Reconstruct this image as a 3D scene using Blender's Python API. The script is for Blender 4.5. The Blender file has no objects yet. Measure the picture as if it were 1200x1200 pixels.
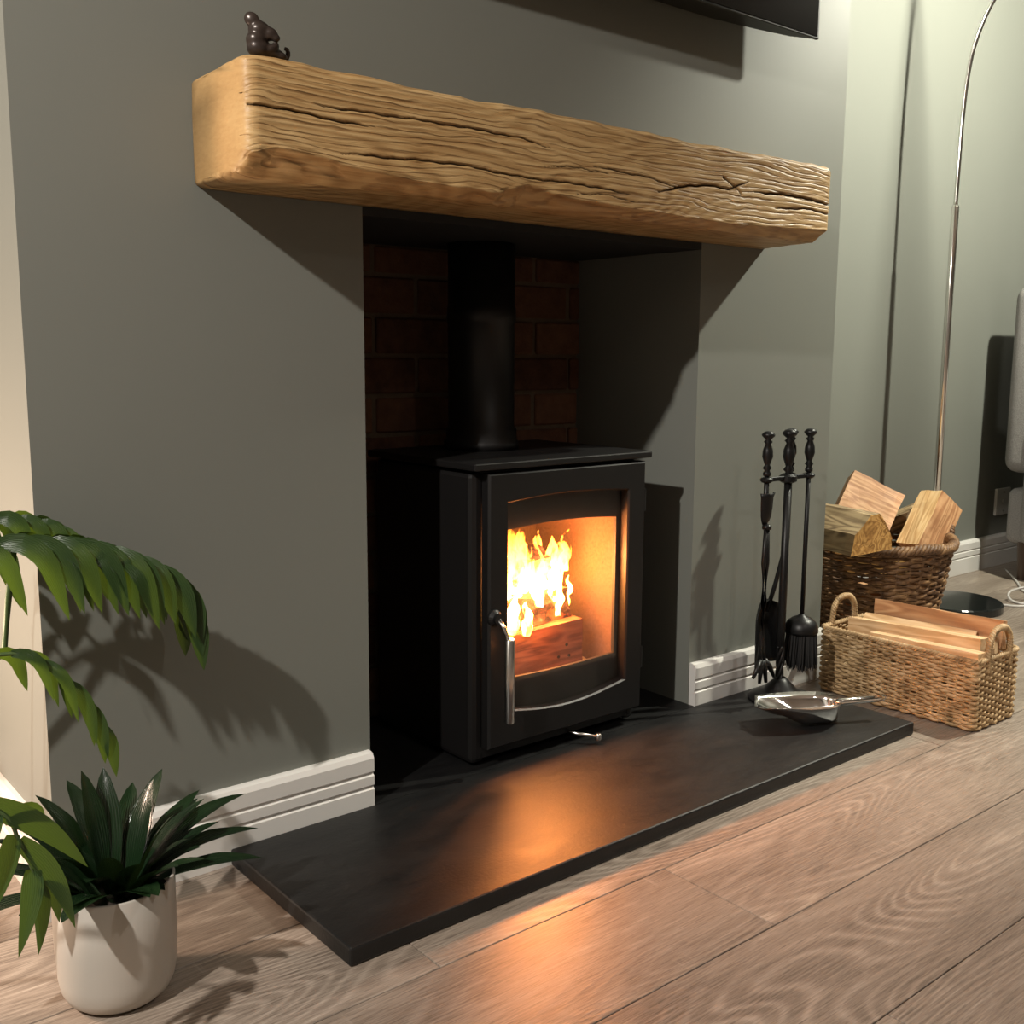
import bpy, bmesh, math, random
import numpy as np
from mathutils import Vector, Matrix, noise
random.seed(7); rng = np.random.default_rng(7)
PI = math.pi
SC = bpy.context.scene
COL = SC.collection

# ------------------------------------------------------------------ camera
YAW, PITCH, ROLL, FPX = 0.6891, -0.1479, 0.0058, 1236.8
CAM = Vector((-0.7072, -1.6269, 0.8632))
fw = Vector((math.sin(YAW)*math.cos(PITCH), math.cos(YAW)*math.cos(PITCH), math.sin(PITCH)))
r0 = Vector((math.cos(YAW), -math.sin(YAW), 0)); u0 = r0.cross(fw)
rr = math.cos(ROLL)*r0 + math.sin(ROLL)*u0; uu = -math.sin(ROLL)*r0 + math.cos(ROLL)*u0
cd = bpy.data.cameras.new('camera'); cam = bpy.data.objects.new('camera', cd); COL.objects.link(cam)
m = Matrix((( rr.x, uu.x, -fw.x, CAM.x), (rr.y, uu.y, -fw.y, CAM.y), (rr.z, uu.z, -fw.z, CAM.z), (0, 0, 0, 1)))
cam.matrix_world = m
cd.sensor_width = 36; cd.sensor_height = 36; cd.lens = FPX/1200*36; cd.clip_start = 0.02
SC.camera = cam

# ------------------------------------------------------------------ world, lights, exposure
w = bpy.data.worlds.new('world'); SC.world = w; w.use_nodes = True
w.node_tree.nodes['Background'].inputs[0].default_value = (0.01, 0.01, 0.012, 1)
w.node_tree.nodes['Background'].inputs[1].default_value = 0.1
SC.view_settings.view_transform = 'Standard'; SC.view_settings.look = 'None'
SC.view_settings.gamma = 1.0; SC.view_settings.exposure = 0.08
SC.cycles.max_bounces = 8; SC.cycles.transparent_max_bounces = 16
SC.cycles.caustics_reflective = False; SC.cycles.caustics_refractive = False
SC.cycles.sample_clamp_indirect = 6.0

CEIL = 2.42
def spot(name, loc, target, power, col, angle=150, blend=0.6, rad=0.035):
    l = bpy.data.lights.new(name, 'SPOT'); l.energy = power; l.color = col
    l.spot_size = math.radians(angle); l.spot_blend = blend; l.shadow_soft_size = rad
    o = bpy.data.objects.new(name, l); COL.objects.link(o); o.location = loc
    o.rotation_euler = (Vector(target)-Vector(loc)).to_track_quat('-Z', 'Y').to_euler()
    return o
WARM = (1.0, 0.94, 0.86)
spot('ceiling_downlight', (-2.0, -1.03, CEIL-.03), (-2.0+.6, -1.0, 0), 350, WARM, 165, .35)
spot('ceiling_downlight', (2.8, -0.76, CEIL-.03), (3.1, .458, 1.15), 325, (1.0, .98, .82), 140, .35)
spot('ceiling_downlight', (0.6, -2.30, CEIL-.03), (0.7, -1.9, 0), 45, WARM, 110, .7)  # added unseen lamp, narrow cone to light the front floor only
spot('ceiling_downlight', (2.9, -2.60, CEIL-.03), (2.9, -2.4, 0), 90, WARM, 110, .7)  # likewise an added, unseen fill for the floor, right side

# ------------------------------------------------------------------ node materials
class NT:
    def __init__(s, name):
        s.m = bpy.data.materials.new(name); s.m.use_nodes = True
        s.t = s.m.node_tree; s.n = s.t.nodes; s.b = s.n['Principled BSDF']; s.out = s.n['Material Output']
    def node(s, typ, ins=None, **kw):
        n = s.n.new(typ)
        for k, v in kw.items(): setattr(n, k, v)
        for k, v in (ins or {}).items(): s.put(n.inputs[k], v)
        return n
    def put(s, sock, v):
        if hasattr(v, 'is_output') or hasattr(v, 'links'): s.t.links.new(v, sock)
        else:
            if isinstance(v, tuple) and len(v) == 3 and len(sock.default_value) == 4: v = v + (1,)
            sock.default_value = v
    def math(s, op, a, b=0.0, c=0.0):
        n = s.node('ShaderNodeMath', operation=op); s.put(n.inputs[0], a); s.put(n.inputs[1], b); s.put(n.inputs[2], c); return n.outputs[0]
    def vmath(s, op, a, b): 
        n = s.node('ShaderNodeVectorMath', operation=op); s.put(n.inputs[0], a); s.put(n.inputs[1], b); return n.outputs[0]
    def noise(s, vec, scale=5, detail=3, rough=.55, dist=0):
        n = s.node('ShaderNodeTexNoise', {'Scale': scale, 'Detail': detail, 'Roughness': rough, 'Distortion': dist}); s.put(n.inputs['Vector'], vec); return n.outputs['Fac']
    def scale(s, vec, sc): return s.vmath('MULTIPLY', vec, sc)
    def ramp(s, fac, stops, interp='LINEAR'):
        n = s.node('ShaderNodeValToRGB'); n.color_ramp.interpolation = interp; e = n.color_ramp.elements
        while len(e) < len(stops): e.new(0.5)
        for i, (p, c) in enumerate(stops):
            e[i].position = p; e[i].color = tuple(c)+(1,) if len(c) == 3 else c
        s.put(n.inputs[0], fac); return n.outputs[0]
    def mix(s, f, a, b, mode='MIX'):
        n = s.node('ShaderNodeMix', data_type='RGBA', blend_type=mode); s.put(n.inputs[0], f); s.put(n.inputs[6], a); s.put(n.inputs[7], b); return n.outputs[2]
    def bump(s, h, strength=.3, dist=.002):
        n = s.node('ShaderNodeBump', {'Strength': strength, 'Distance': dist}); s.put(n.inputs['Height'], h); s.t.links.new(n.outputs[0], s.b.inputs['Normal']); return n
    def obj(s): return s.node('ShaderNodeTexCoord').outputs['Object']
    def pos(s): return s.node('ShaderNodeNewGeometry').outputs['Position']
    def rand(s): return s.node('ShaderNodeObjectInfo').outputs['Random']
    def set(s, **kw):
        for k, v in kw.items(): s.put(s.b.inputs[k.replace('_', ' ')], v)
        return s

def lin(r, g, b):
    f = lambda c: (c/255/12.92) if c <= 10 else ((c/255+.055)/1.055)**2.4
    return (f(r), f(g), f(b))

def plain(name, col, rough=.5, metal=0, var=.12, nscale=20, bump=0, bscale=200, bdist=.001, spec=.5):
    t = NT(name); o = t.obj()
    n = t.noise(o, nscale, 4)
    c = t.mix(n, tuple(x*(1-var) for x in col), tuple(min(1, x*(1+var)) for x in col))
    t.set(Base_Color=c, Roughness=rough, Metallic=metal); t.b.inputs['Specular IOR Level'].default_value = spec
    if bump: t.bump(t.noise(o, bscale, 3), bump, bdist)
    return t.m

M = {}
M['paint'] = plain('sage_grey_paint', (.167, .173, .153), .55, var=.04, nscale=2, bump=.06, bscale=260, bdist=.0008, spec=.35)
M['room_paint'] = plain('muted_room_paint', (.26, .25, .23), .7, var=.03)
M['ceiling'] = plain('white_ceiling_paint', (.62, .61, .59), .8, var=.02)
M['white_trim'] = plain('white_gloss_trim', (.66, .64, .61), .35, var=.03, nscale=6)
M['black_plate'] = plain('black_register_plate', (.008, .008, .008), .7)
M['stove'] = plain('black_stove_paint', (.0065, .006, .006), .45, var=.1, bump=.05, bscale=900, bdist=.0004, spec=.35)
M['stove_in'] = plain('sooty_black_steel', (.010, .009, .008), .6)
M['iron'] = plain('black_cast_iron', (.005, .005, .0052), .40, spec=.32, var=.15, bump=.12, bscale=300, bdist=.0006)
M['bristle'] = plain('black_bristle', (.012, .012, .012), .8)
M['chrome'] = plain('polished_chrome', (.80, .78, .75), .12, 1.0, var=.02)
M['steel'] = plain('brushed_steel', (.62, .60, .57), .24, 1.0, var=.04)
M['bronze'] = plain('dark_bronze', (.040, .029, .024), .3, .35, var=.3, nscale=60, bump=.1, bscale=200)
M['tv_black'] = plain('tv_black_plastic', (.006, .006, .006), .4)
M['tv_screen'] = plain('tv_dark_screen', (.003, .003, .0035), .12)
M['soil'] = plain('dark_soil', (.018, .012, .008), .95, var=.5, nscale=120, bump=.8, bscale=180, bdist=.004)
M['ceramic'] = plain('cream_ceramic', (.46, .43, .385), .42, var=.05, nscale=8, bump=.05, bscale=90)
M['cream_plastic'] = plain('white_socket_plastic', (.6, .58, .55), .35)
M['black_base'] = plain('black_lamp_base', (.010, .012, .012), .12)
M['cable'] = plain('clear_cable', (.5, .48, .45), .2)
M['shade'] = plain('lamp_shade_metal', (.6, .58, .55), .25, 1.0)
M['legwood'] = plain('dark_leg_wood', (.05, .03, .018), .4)

def fabric():
    t = NT('grey_tweed'); o = t.obj()
    n = t.noise(o, 260, 4, .7); n2 = t.noise(o, 30, 2)
    t.set(Base_Color=t.mix(n2, t.ramp(n, [(.3, (.10, .095, .088)), (.7, (.36, .35, .33))]), (.22, .21, .2)), Roughness=.95)
    t.bump(n, .6, .003); return t.m
M['tweed'] = fabric()

def floor_mat():
    t = NT('grey_oak_plank'); p = t.pos(); rd = t.rand()
    off = t.node('ShaderNodeCombineXYZ', {0: t.math('MULTIPLY', rd, 53.0), 1: t.math('MULTIPLY', rd, 17.0), 2: 0.0}).outputs[0]
    p = t.vmath('ADD', p, off)
    sep = t.node('ShaderNodeSeparateXYZ'); t.put(sep.inputs[0], p)
    big = t.noise(t.scale(p, (1.1, 5.5, 1)), 1.0, 1.0, .5, .0)
    ring = t.math('SINE', t.math('MULTIPLY', big, 190.0))
    ring = t.math('POWER', t.math('MULTIPLY_ADD', ring, .5, .5), 2.2)
    fine = t.noise(t.scale(p, (15, 330, 1)), 1.0, 5, .7)
    fine2 = t.noise(t.scale(p, (26, 420, 1)), 1.0, 2, .6)
    tone = t.noise(t.scale(p, (1.6, 9, 1)), 1.0, 3, .6)
    fig = t.noise(t.scale(p, (.7, 4, 1)), 1.3, 1)                 # where the cathedral figure is strong
    figm = t.ramp(fig, [(.42, (.12,)*3), (.62, (1,)*3)])
    g = t.math('ADD', t.math('MULTIPLY', t.math('MULTIPLY', ring, figm), .115), t.math('MULTIPLY', fine, .62))
    g = t.math('ADD', g, t.math('MULTIPLY', tone, .30))
    c = t.ramp(g, [(.32, lin(96, 82, 70)), (.45, lin(140, 124, 109)), (.57, lin(164, 148, 132)), (.76, lin(202, 188, 172))])
    # cross-cut saw marks
    sawn = t.noise(t.scale(p, (110, 7, 1)), 1.0, 2)
    msk = t.ramp(t.noise(t.scale(p, (3, 9, 1)), 1.0, 2), [(.58, (0,)*3), (.70, (1,)*3)])
    sm = t.math('MULTIPLY', t.ramp(sawn, [(.58, (0,)*3), (.68, (1,)*3)]), msk)
    c = t.mix(t.math('MULTIPLY', sm, .28), c, lin(205, 192, 176))
    pore = t.ramp(fine2, [(.30, (1,)*3), (.40, (0,)*3)])
    c = t.mix(t.math('MULTIPLY', pore, .5), c, lin(84, 70, 60))
    hs = t.node('ShaderNodeHueSaturation', {'Saturation': .86, 'Value': t.math('MULTIPLY_ADD', rd, .14, .80), 'Color': c})
    t.set(Base_Color=hs.outputs[0], Roughness=t.math('MULTIPLY_ADD', fine, .20, .27)); t.b.inputs['Specular IOR Level'].default_value = .45
    t.bump(t.math('ADD', t.math('MULTIPLY', ring, .35), fine), .22, .0015); return t.m
M['plank'] = floor_mat()
M['gap'] = plain('dark_floor_gap', (.03, .022, .016), .9)

def beam_mat():
    t = NT('aged_oak_beam'); p = t.obj()
    nx = t.node('ShaderNodeSeparateXYZ'); t.put(nx.inputs[0], t.node('ShaderNodeNewGeometry').outputs['True Normal'])
    lng = t.math('SUBTRACT', 1.0, t.math('ABSOLUTE', nx.outputs[0]))          # 0 on the sawn ends
    big = t.noise(t.scale(p, (1.5, 2, 9.0)), 1.0, 1, .5, .2)
    ring = t.math('MULTIPLY', lng, t.math('MULTIPLY_ADD', t.math('SINE', t.math('MULTIPLY', big, 150.0)), .5, .5))
    fine = t.noise(t.scale(p, (3.5, 60, 190)), 1.0, 5, .62, .25)
    fine = t.math('MULTIPLY_ADD', t.math('SUBTRACT', fine, .53), t.math('MULTIPLY_ADD', lng, .68, .32), .53)
    tone = t.noise(t.scale(p, (2.5, 6, 9)), 1.0, 3, .5)
    g = t.math('ADD', t.math('MULTIPLY', ring, .16), t.math('ADD', t.math('MULTIPLY', fine, .62), t.math('MULTIPLY', tone, .26)))
    c = t.ramp(g, [(.30, lin(140, 106, 64)), (.44, lin(170, 136, 90)), (.58, lin(188, 156, 108)), (.78, lin(204, 174, 128))])
    sz = t.node('ShaderNodeSeparateXYZ'); t.put(sz.inputs[0], p)
    fld = t.math('ADD', t.math('MULTIPLY', t.math('ADD', sz.outputs[2], t.math('MULTIPLY', sz.outputs[1], .6)), 620.0), t.math('MULTIPLY', t.noise(t.scale(p, (3.2, 6, 12)), 1.0, 3, .55, .3), 34.0))
    brk = t.ramp(t.noise(t.scale(p, (9, 60, 60)), 1.0, 3), [(.36, (0,)*3), (.58, (1,)*3)])
    lines = t.math('MULTIPLY', t.math('MULTIPLY', lng, brk), t.ramp(t.math('MULTIPLY_ADD', t.math('SINE', fld), .5, .5), [(.62, (0,)*3), (.98, (1,)*3)]))
    c = t.mix(t.math('MULTIPLY', lines, .55), c, lin(104, 70, 36))
    at = t.node('ShaderNodeAttribute', attribute_name='crack')
    c = t.mix(at.outputs['Fac'], c, lin(48, 30, 15))
    t.set(Base_Color=c, Roughness=.48); t.b.inputs['Specular IOR Level'].default_value = .4
    t.bump(t.math('SUBTRACT', t.math('ADD', t.math('MULTIPLY', ring, .2), t.math('MULTIPLY', fine, .7)), t.math('MULTIPLY', lines, .8)), .60, .003); return t.m
M['beam'] = beam_mat()

def slate():
    t = NT('black_slate'); p = t.obj()
    n = t.noise(t.scale(p, (9, 22, 10)), 1, 6, .65); n2 = t.noise(p, 160, 4, .6)
    t.set(Base_Color=t.ramp(n, [(.3, (.004, .004, .0043)), (.75, (.010, .0098, .0095))]), Roughness=t.math('MULTIPLY_ADD', n, .22, .36))
    t.b.inputs['Specular IOR Level'].default_value = .45
    t.bump(t.math('ADD', n, t.math('MULTIPLY', n2, .25)), .45, .003); return t.m
M['slate'] = slate()

def brickm():
    t = NT('old_red_brick'); p = t.pos(); rd = t.rand()
    n = t.noise(p, 22, 5, .65)
    c = t.ramp(t.math('ADD', t.math('MULTIPLY', n, .7), t.math('MULTIPLY', rd, .3)), [(.25, (.055, .022, .012)), (.5, (.115, .050, .026)), (.75, (.18, .088, .046))])
    t.set(Base_Color=c, Roughness=.9); t.bump(t.noise(p, 130, 4), .7, .004); return t.m
M['brick'] = brickm()
M['mortar'] = plain('lime_mortar', (.12, .085, .055), .95, var=.3, nscale=40, bump=.6, bscale=160, bdist=.004)

def wood(name, c0, c1, c2, rough=.6, fscale=(6, 90, 90)):
    t = NT(name); p = t.obj(); rd = t.rand()
    p = t.vmath('ADD', p, t.node('ShaderNodeCombineXYZ', {0: t.math('MULTIPLY', rd, 9.0), 1: t.math('MULTIPLY', rd, 5.0), 2: 0.0}).outputs[0])
    f = t.noise(t.scale(p, fscale), 1, 4, .6); b = t.noise(t.scale(p, (2.5, 18, 18)), 1, 2, .5, .6)
    ring = t.math('MULTIPLY_ADD', t.math('SINE', t.math('MULTIPLY', b, 46.0)), .5, .5)
    g = t.math('ADD', t.math('MULTIPLY', f, .6), t.math('MULTIPLY', ring, .38))
    t.set(Base_Color=t.ramp(g, [(.22, c0), (.5, c1), (.8, c2)]), Roughness=rough); t.bump(f, .4, .002); return t.m
M['pine'] = wood('pale_split_pine', lin(190, 150, 106), lin(214, 178, 134), lin(230, 200, 160))
M['log_red'] = wood('reddish_split_wood', lin(160, 112, 76), lin(190, 142, 100), lin(208, 166, 124))
M['log_lit'] = wood('lit_face_wood', lin(190, 148, 98), lin(215, 178, 126), lin(230, 200, 152))  # paler wood tone, paints light from above onto log faces
M['log_gold'] = wood('golden_split_wood', lin(132, 92, 42), lin(180, 134, 72), lin(205, 164, 100))
M['bark'] = wood('pale_birch_bark', lin(98, 80, 58), lin(146, 124, 92), lin(178, 156, 120))
M['burn'] = wood('burning_log_wood', (.12, .045, .025), (.26, .10, .06), (.36, .16, .09))
M['hole'] = plain('burnt_hole', (.01, .006, .004), .9)
def char():
    t = NT('charred_log'); p = t.obj()
    n = t.noise(p, 45, 5, .7)
    c = t.ramp(n, [(.35, (.015, .010, .009)), (.6, (.10, .06, .05)), (.75, (.35, .28, .24))])
    e = t.ramp(t.noise(p, 28, 3), [(.54, (0, 0, 0)), (.66, (1.0, .12, .015))])
    t.set(Base_Color=c, Roughness=.9); t.put(t.b.inputs['Emission Color'], e); t.b.inputs['Emission Strength'].default_value = 1.6
    t.bump(n, .9, .01); return t.m
M['char'] = char()
def verm():
    t = NT('vermiculite_lining'); p = t.obj()
    n = t.noise(p, 150, 4, .7)
    t.set(Base_Color=t.ramp(n, [(.3, (.075, .046, .031)), (.5, (.115, .070, .047)), (.7, (.145, .090, .062))]), Roughness=.95); t.bump(n, .4, .002); return t.m
M['liner'] = verm()
M['ash'] = plain('pale_ash', (.42, .33, .26), .95, var=.5, nscale=90, bump=.9, bscale=120, bdist=.01)

def flame():
    t = NT('flame'); p = t.obj()
    sep = t.node('ShaderNodeSeparateXYZ'); t.put(sep.inputs[0], t.node('ShaderNodeTexCoord').outputs['Generated'])
    z = sep.outputs[2]
    n = t.noise(t.scale(p, (1, 1, .45)), 34, 3, .6, .4)
    h = t.math('ADD', z, t.math('MULTIPLY_ADD', n, .8, -.4))
    col = t.ramp(h, [(.0, (1.0, .30, .03)), (.3, (1.0, .44, .08)), (.6, (1.0, .36, .045)), (1.0, (1.0, .20, .012))])
    st = t.ramp(h, [(.0, (.25,)*3), (.25, (1,)*3), (.6, (.4,)*3), (1.0, (.06,)*3)])
    em = t.node('ShaderNodeEmission', {'Color': col, 'Strength': t.math('MULTIPLY', st, 75.0)})
    tr = t.node('ShaderNodeBsdfTransparent')
    a = t.ramp(t.math('ADD', n, t.math('MULTIPLY', z, -.12)), [(.37, (0,)*3), (.53, (.80,)*3)])
    mx = t.node('ShaderNodeMixShader'); t.put(mx.inputs[0], a); t.put(mx.inputs[1], tr.outputs[0]); t.put(mx.inputs[2], em.outputs[0])
    t.t.links.new(mx.outputs[0], t.out.inputs[0]); return t.m
M['flame'] = flame()
def glass():
    t = NT('stove_glass'); n = t.noise(t.obj(), 30, 3)
    tr = t.node('ShaderNodeBsdfTransparent', {'Color': (.95, .93, .9)}); gl = t.node('ShaderNodeBsdfGlossy', {'Roughness': .03, 'Color': (.9, .9, .9)})
    mx = t.node('ShaderNodeMixShader'); t.put(mx.inputs[0], t.math('MULTIPLY_ADD', n, .02, .04)); t.put(mx.inputs[1], tr.outputs[0]); t.put(mx.inputs[2], gl.outputs[0])
    t.t.links.new(mx.outputs[0], t.out.inputs[0]); return t.m
M['glass'] = glass()

def leaf(name, c0, c1, rough, transl, tcol):
    t = NT(name); p = t.obj()
    n = t.noise(t.scale(p, (8, 8, 8)), 1, 3)
    uv = t.node('ShaderNodeUVMap'); sep = t.node('ShaderNodeSeparateXYZ'); t.put(sep.inputs[0], uv.outputs[0])
    rib = t.math('MULTIPLY_ADD', t.math('SINE', t.math('MULTIPLY', sep.outputs[0], 62.0)), .5, .5)
    c = t.mix(n, c0, c1); c = t.mix(t.math('MULTIPLY', rib, .3), c, tuple(x*1.5 for x in c1))
    t.set(Base_Color=c, Roughness=rough); t.bump(rib, .25, .002)
    tl = t.node('ShaderNodeBsdfTranslucent', {'Color': tcol+(1,)})
    mx = t.node('ShaderNodeMixShader', {0: transl}); t.t.links.new(t.b.outputs[0], mx.inputs[1]); t.t.links.new(tl.outputs[0], mx.inputs[2])
    t.t.links.new(mx.outputs[0], t.out.inputs[0]); return t.m
M['palm'] = leaf('palm_leaf', (.012, .030, .008), (.026, .056, .014), .36, .24, (.15, .27, .025))
M['drac'] = leaf('glossy_dark_leaf', (.004, .012, .004), (.008, .022, .008), .24, .04, (.04, .09, .02))
M['stem'] = plain('green_stem', (.06, .10, .03), .5)
def reed(name, cs):
    t = NT(name); p = t.obj(); n = t.noise(p, 26, 4, .65); n2 = t.noise(p, 240, 2)
    t.set(Base_Color=t.ramp(n, [(.3, cs[0]), (.5, cs[1]), (.72, cs[2])]), Roughness=.6); t.bump(n2, .4, .001); return t.m
M['seagrass'] = reed('woven_seagrass', (lin(128, 102, 68), lin(172, 142, 102), lin(204, 176, 136)))
M['wicker'] = reed('brown_wicker', (lin(66, 44, 28), lin(106, 76, 48), lin(150, 116, 78)))

# ------------------------------------------------------------------ mesh helpers
def link(name, bm_or_me, mat, parent=None, smooth=False, label=None, cat=None, group=None, kind=None, loc=None):
    if isinstance(bm_or_me, bmesh.types.BMesh):
        me = bpy.data.meshes.new(name); bmesh.ops.recalc_face_normals(bm_or_me, faces=bm_or_me.faces); bm_or_me.to_mesh(me); bm_or_me.free()
    else: me = bm_or_me
    if mat is not None and not me.materials: me.materials.append(M[mat] if isinstance(mat, str) else mat)
    if smooth: me.polygons.foreach_set('use_smooth', [True]*len(me.polygons))
    o = bpy.data.objects.new(name, me); COL.objects.link(o)
    if loc: o.location = loc
    if parent: o.parent = parent
    tag(o, label, cat, group, kind); return o
def tag(o, label=None, cat=None, group=None, kind=None):
    if label: o['label'] = label
    if cat: o['category'] = cat
    if group: o['group'] = group
    if kind: o['kind'] = kind
    return o
def thing(name, loc, label, cat, group=None, rz=0):
    o = bpy.data.objects.new(name, None); COL.objects.link(o); o.location = loc; o.rotation_euler = (0, 0, rz); o.empty_display_size = .05
    return tag(o, label, cat, group)
def rel(o, parent):          # keep world coordinates when parenting to an un-rotated empty
    o.parent = parent; o.location = Vector(o.location) - Vector(parent.location); return o

def box(bm, x0, x1, y0, y1, z0, z1, bev=0, seg=2):
    r = bmesh.ops.create_cube(bm, size=1)
    for v in r['verts']:
        v.co = Vector((x0 if v.co.x < 0 else x1, y0 if v.co.y < 0 else y1, z0 if v.co.z < 0 else z1))
    if bev:
        es = {e for v in r['verts'] for e in v.link_edges}
        bmesh.ops.bevel(bm, geom=list(es), offset=bev, segments=seg, affect='EDGES', profile=.5)
    return bm
def boxm(*a, **k): return box(bmesh.new(), *a, **k)
def lathe(bm, prof, c=(0, 0, 0), n=28, cap=True):
    rings = []
    for r, z in prof:
        rings.append([bm.verts.new((c[0]+r*math.cos(2*PI*i/n), c[1]+r*math.sin(2*PI*i/n), c[2]+z)) for i in range(n)])
    for a, b in zip(rings, rings[1:]):
        for i in range(n): bm.faces.new((a[i], a[(i+1) % n], b[(i+1) % n], b[i]))
    if cap:
        bm.faces.new(rings[0][::-1]); bm.faces.new(rings[-1])
    return bm
def tube_arrays(P, ra, rb=None, k=6, closed=False, up=(0, 0, 1)):
    P = np.asarray(P, float); n = len(P)
    T = (np.roll(P, -1, 0)-np.roll(P, 1, 0)) if closed else np.gradient(P, axis=0)
    T /= np.linalg.norm(T, axis=1)[:, None]+1e-12
    U = np.array(up, float); S = np.cross(T, U); ln = np.linalg.norm(S, axis=1)
    bad = ln < 1e-3; S[bad] = np.cross(T[bad], np.array([1., .3, 0])); S /= np.linalg.norm(S, axis=1)[:, None]
    V = np.cross(S, T); rb = ra if rb is None else rb
    ra = np.broadcast_to(ra, n); rb = np.broadcast_to(rb, n)
    a = np.arange(k)*2*PI/k
    vs = P[:, None, :]+S[:, None, :]*(np.cos(a)[None, :, None]*ra[:, None, None])+V[:, None, :]*(np.sin(a)[None, :, None]*rb[:, None, None])
    i, j = np.meshgrid(np.arange(n if closed else n-1), np.arange(k), indexing='ij'); i2 = (i+1) % n; j2 = (j+1) % k
    F = np.stack([i*k+j, i2*k+j, i2*k+j2, i*k+j2], -1).reshape(-1, 4)
    return vs.reshape(-1, 3), F, (None if closed else [list(range(k)), list(range((n-1)*k, n*k))[::-1]])
def mesh_from(parts, name='m'):
    V = []; F = []; o = 0
    for v, f, caps in parts:
        V.append(v); F += (f+o).tolist()
        if caps: F += [[q+o for q in c] for c in caps]
        o += len(v)
    me = bpy.data.meshes.new(name); me.from_pydata(np.concatenate(V).tolist(), [], F); me.update(); return me
def tubem(P, r, k=8, closed=False, up=(0, 0, 1), rb=None): return mesh_from([tube_arrays(P, r, rb, k, closed, up)])
def spline(pts, n):
    pts = [Vector(p) for p in pts]; out = []
    P = [2*pts[0]-pts[1]]+pts+[2*pts[-1]-pts[-2]]
    m = len(pts)-1
    for i in range(n):
        t = i/(n-1)*m; s = min(int(t), m-1); t -= s
        a, b, c, d = P[s:s+4]
        out.append(.5*((2*b)+(c-a)*t+(2*a-5*b+4*c-d)*t*t+(3*b-a-3*c+d)*t**3))
    return np.array([tuple(v) for v in out])

# ------------------------------------------------------------------ the room
BL, BR, R1, R2, D, RH, AD = -0.2754, 1.7216, 0.292, 1.1869, 0.4074, 1.118, 0.4577
X0, X1, Y0 = -3.2, 4.9, -4.2
S = 'structure'
floor = link('floor', boxm(X0, X1, Y0, AD, -.05, -.006), 'gap', kind=S)
PW = .23; GAP = .0017
plank_me = {}
def plank(x0, x1, y0, y1):
    L = round(x1-x0, 3); W = round(y1-y0, 3)
    if (L, W) not in plank_me:
        o = link('plank', boxm(GAP/2, L-GAP/2, GAP/2, W-GAP/2, -.006, 0, bev=.0009, seg=1), 'plank'); plank_me[(L, W)] = o.data
    else:
        o = bpy.data.objects.new('plank', plank_me[(L, W)]); COL.objects.link(o)
    o.location = (x0, y0, 0); o.parent = floor
rows = []
y = -.491
while y < AD: y += PW
LP = 1.38
ystart = -.491-PW*math.ceil((-.491-Y0)/PW)
r = 0; y = ystart
while y < AD-.001:
    ya, yb = max(y, Y0), min(y+PW, AD)
    ridx = round((y+.491)/PW)                # row whose lower edge is y
    off = {-1: .567, 0: .102, -2: 1.50, -3: .50, 1: 1.9, 2: .7}.get(ridx, (ridx*.53) % LP)
    xs = [X0]; x = off-LP*math.ceil((off-X0)/LP)
    while x < X1:
        if x > X0+.05: xs.append(x)
        x += LP
    xs.append(X1)
    for a, b in zip(xs, xs[1:]): plank(a, b, ya, yb)
    y += PW; r += 1
link('ceiling', boxm(X0, X1, Y0, AD, CEIL, CEIL+.08), 'ceiling', kind=S)
link('wall_left', boxm(X0-.1, X0, Y0, AD, 0, CEIL), 'room_paint', kind=S)
link('wall_right', boxm(X1, X1+.1, Y0, AD, 0, CEIL), 'paint', kind=S)
link('wall_rear', boxm(X0, X1, Y0-.1, Y0, 0, CEIL), 'room_paint', kind=S)
link('wall_alcove', boxm(X0, X1, AD, AD+.1, 0, CEIL), 'paint', kind=S)
bm = bmesh.new()          # chimney breast: two piers and the wall above the opening
def prism_xy(bm, pts, z0, z1):
    a = [bm.verts.new((x, y, z0)) for x, y in pts]; b = [bm.verts.new((x, y, z1)) for x, y in pts]; n = len(pts)
    bm.faces.new(a[::-1]); bm.faces.new(b)
    for i in range(n): bm.faces.new((a[i], a[(i+1) % n], b[(i+1) % n], b[i]))
prism_xy(bm, [(BL, 0), (R1, 0), (R1, AD), (BL, AD)], 0, RH)
prism_xy(bm, [(R2, 0), (BR, 0), (BR, AD), (R2, AD)], 0, RH)
prism_xy(bm, [(BL, 0), (BR, 0), (BR, AD), (BL, AD)], RH, CEIL)
link('wall_chimney_breast', bm, 'paint', kind=S)
wr = link('wall_recess', boxm(R1, R2, D+.004, AD, 0, RH), 'mortar', kind=S)
link('trim_register_plate', boxm(R1, R2, .0, D, RH-.016, RH), 'black_plate', kind=S)
# bricks
bme = {}
rowh = .0892; zb = .0
k = 0; z = .681-rowh*7+.005
while z < RH-.03:
    z1 = min(z+rowh-.010, RH-.018)
    if z1 > 0.04:
        off = .150 if k % 2 else .035
        x = R2-off-.235*6
        while x < R2:
            a, b = max(x+.006, R1), min(x+.235-.006, R2)
            if b-a > .015:
                key = (round(b-a, 3), round(z1-z, 3))
                if key not in bme:
                    o = link('brick', boxm(0, b-a, 0, .02, 0, z1-z, bev=.004, seg=1), 'brick'); bme[key] = o.data
                else:
                    o = bpy.data.objects.new('brick', bme[key]); COL.objects.link(o)
                o.location = (a, D-.004+random.uniform(-.004, .003), z); o.rotation_euler = (random.uniform(-.01, .01), 0, random.uniform(-.012, .012)); o.parent = wr
            x += .235
    z += rowh; k += 1

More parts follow.
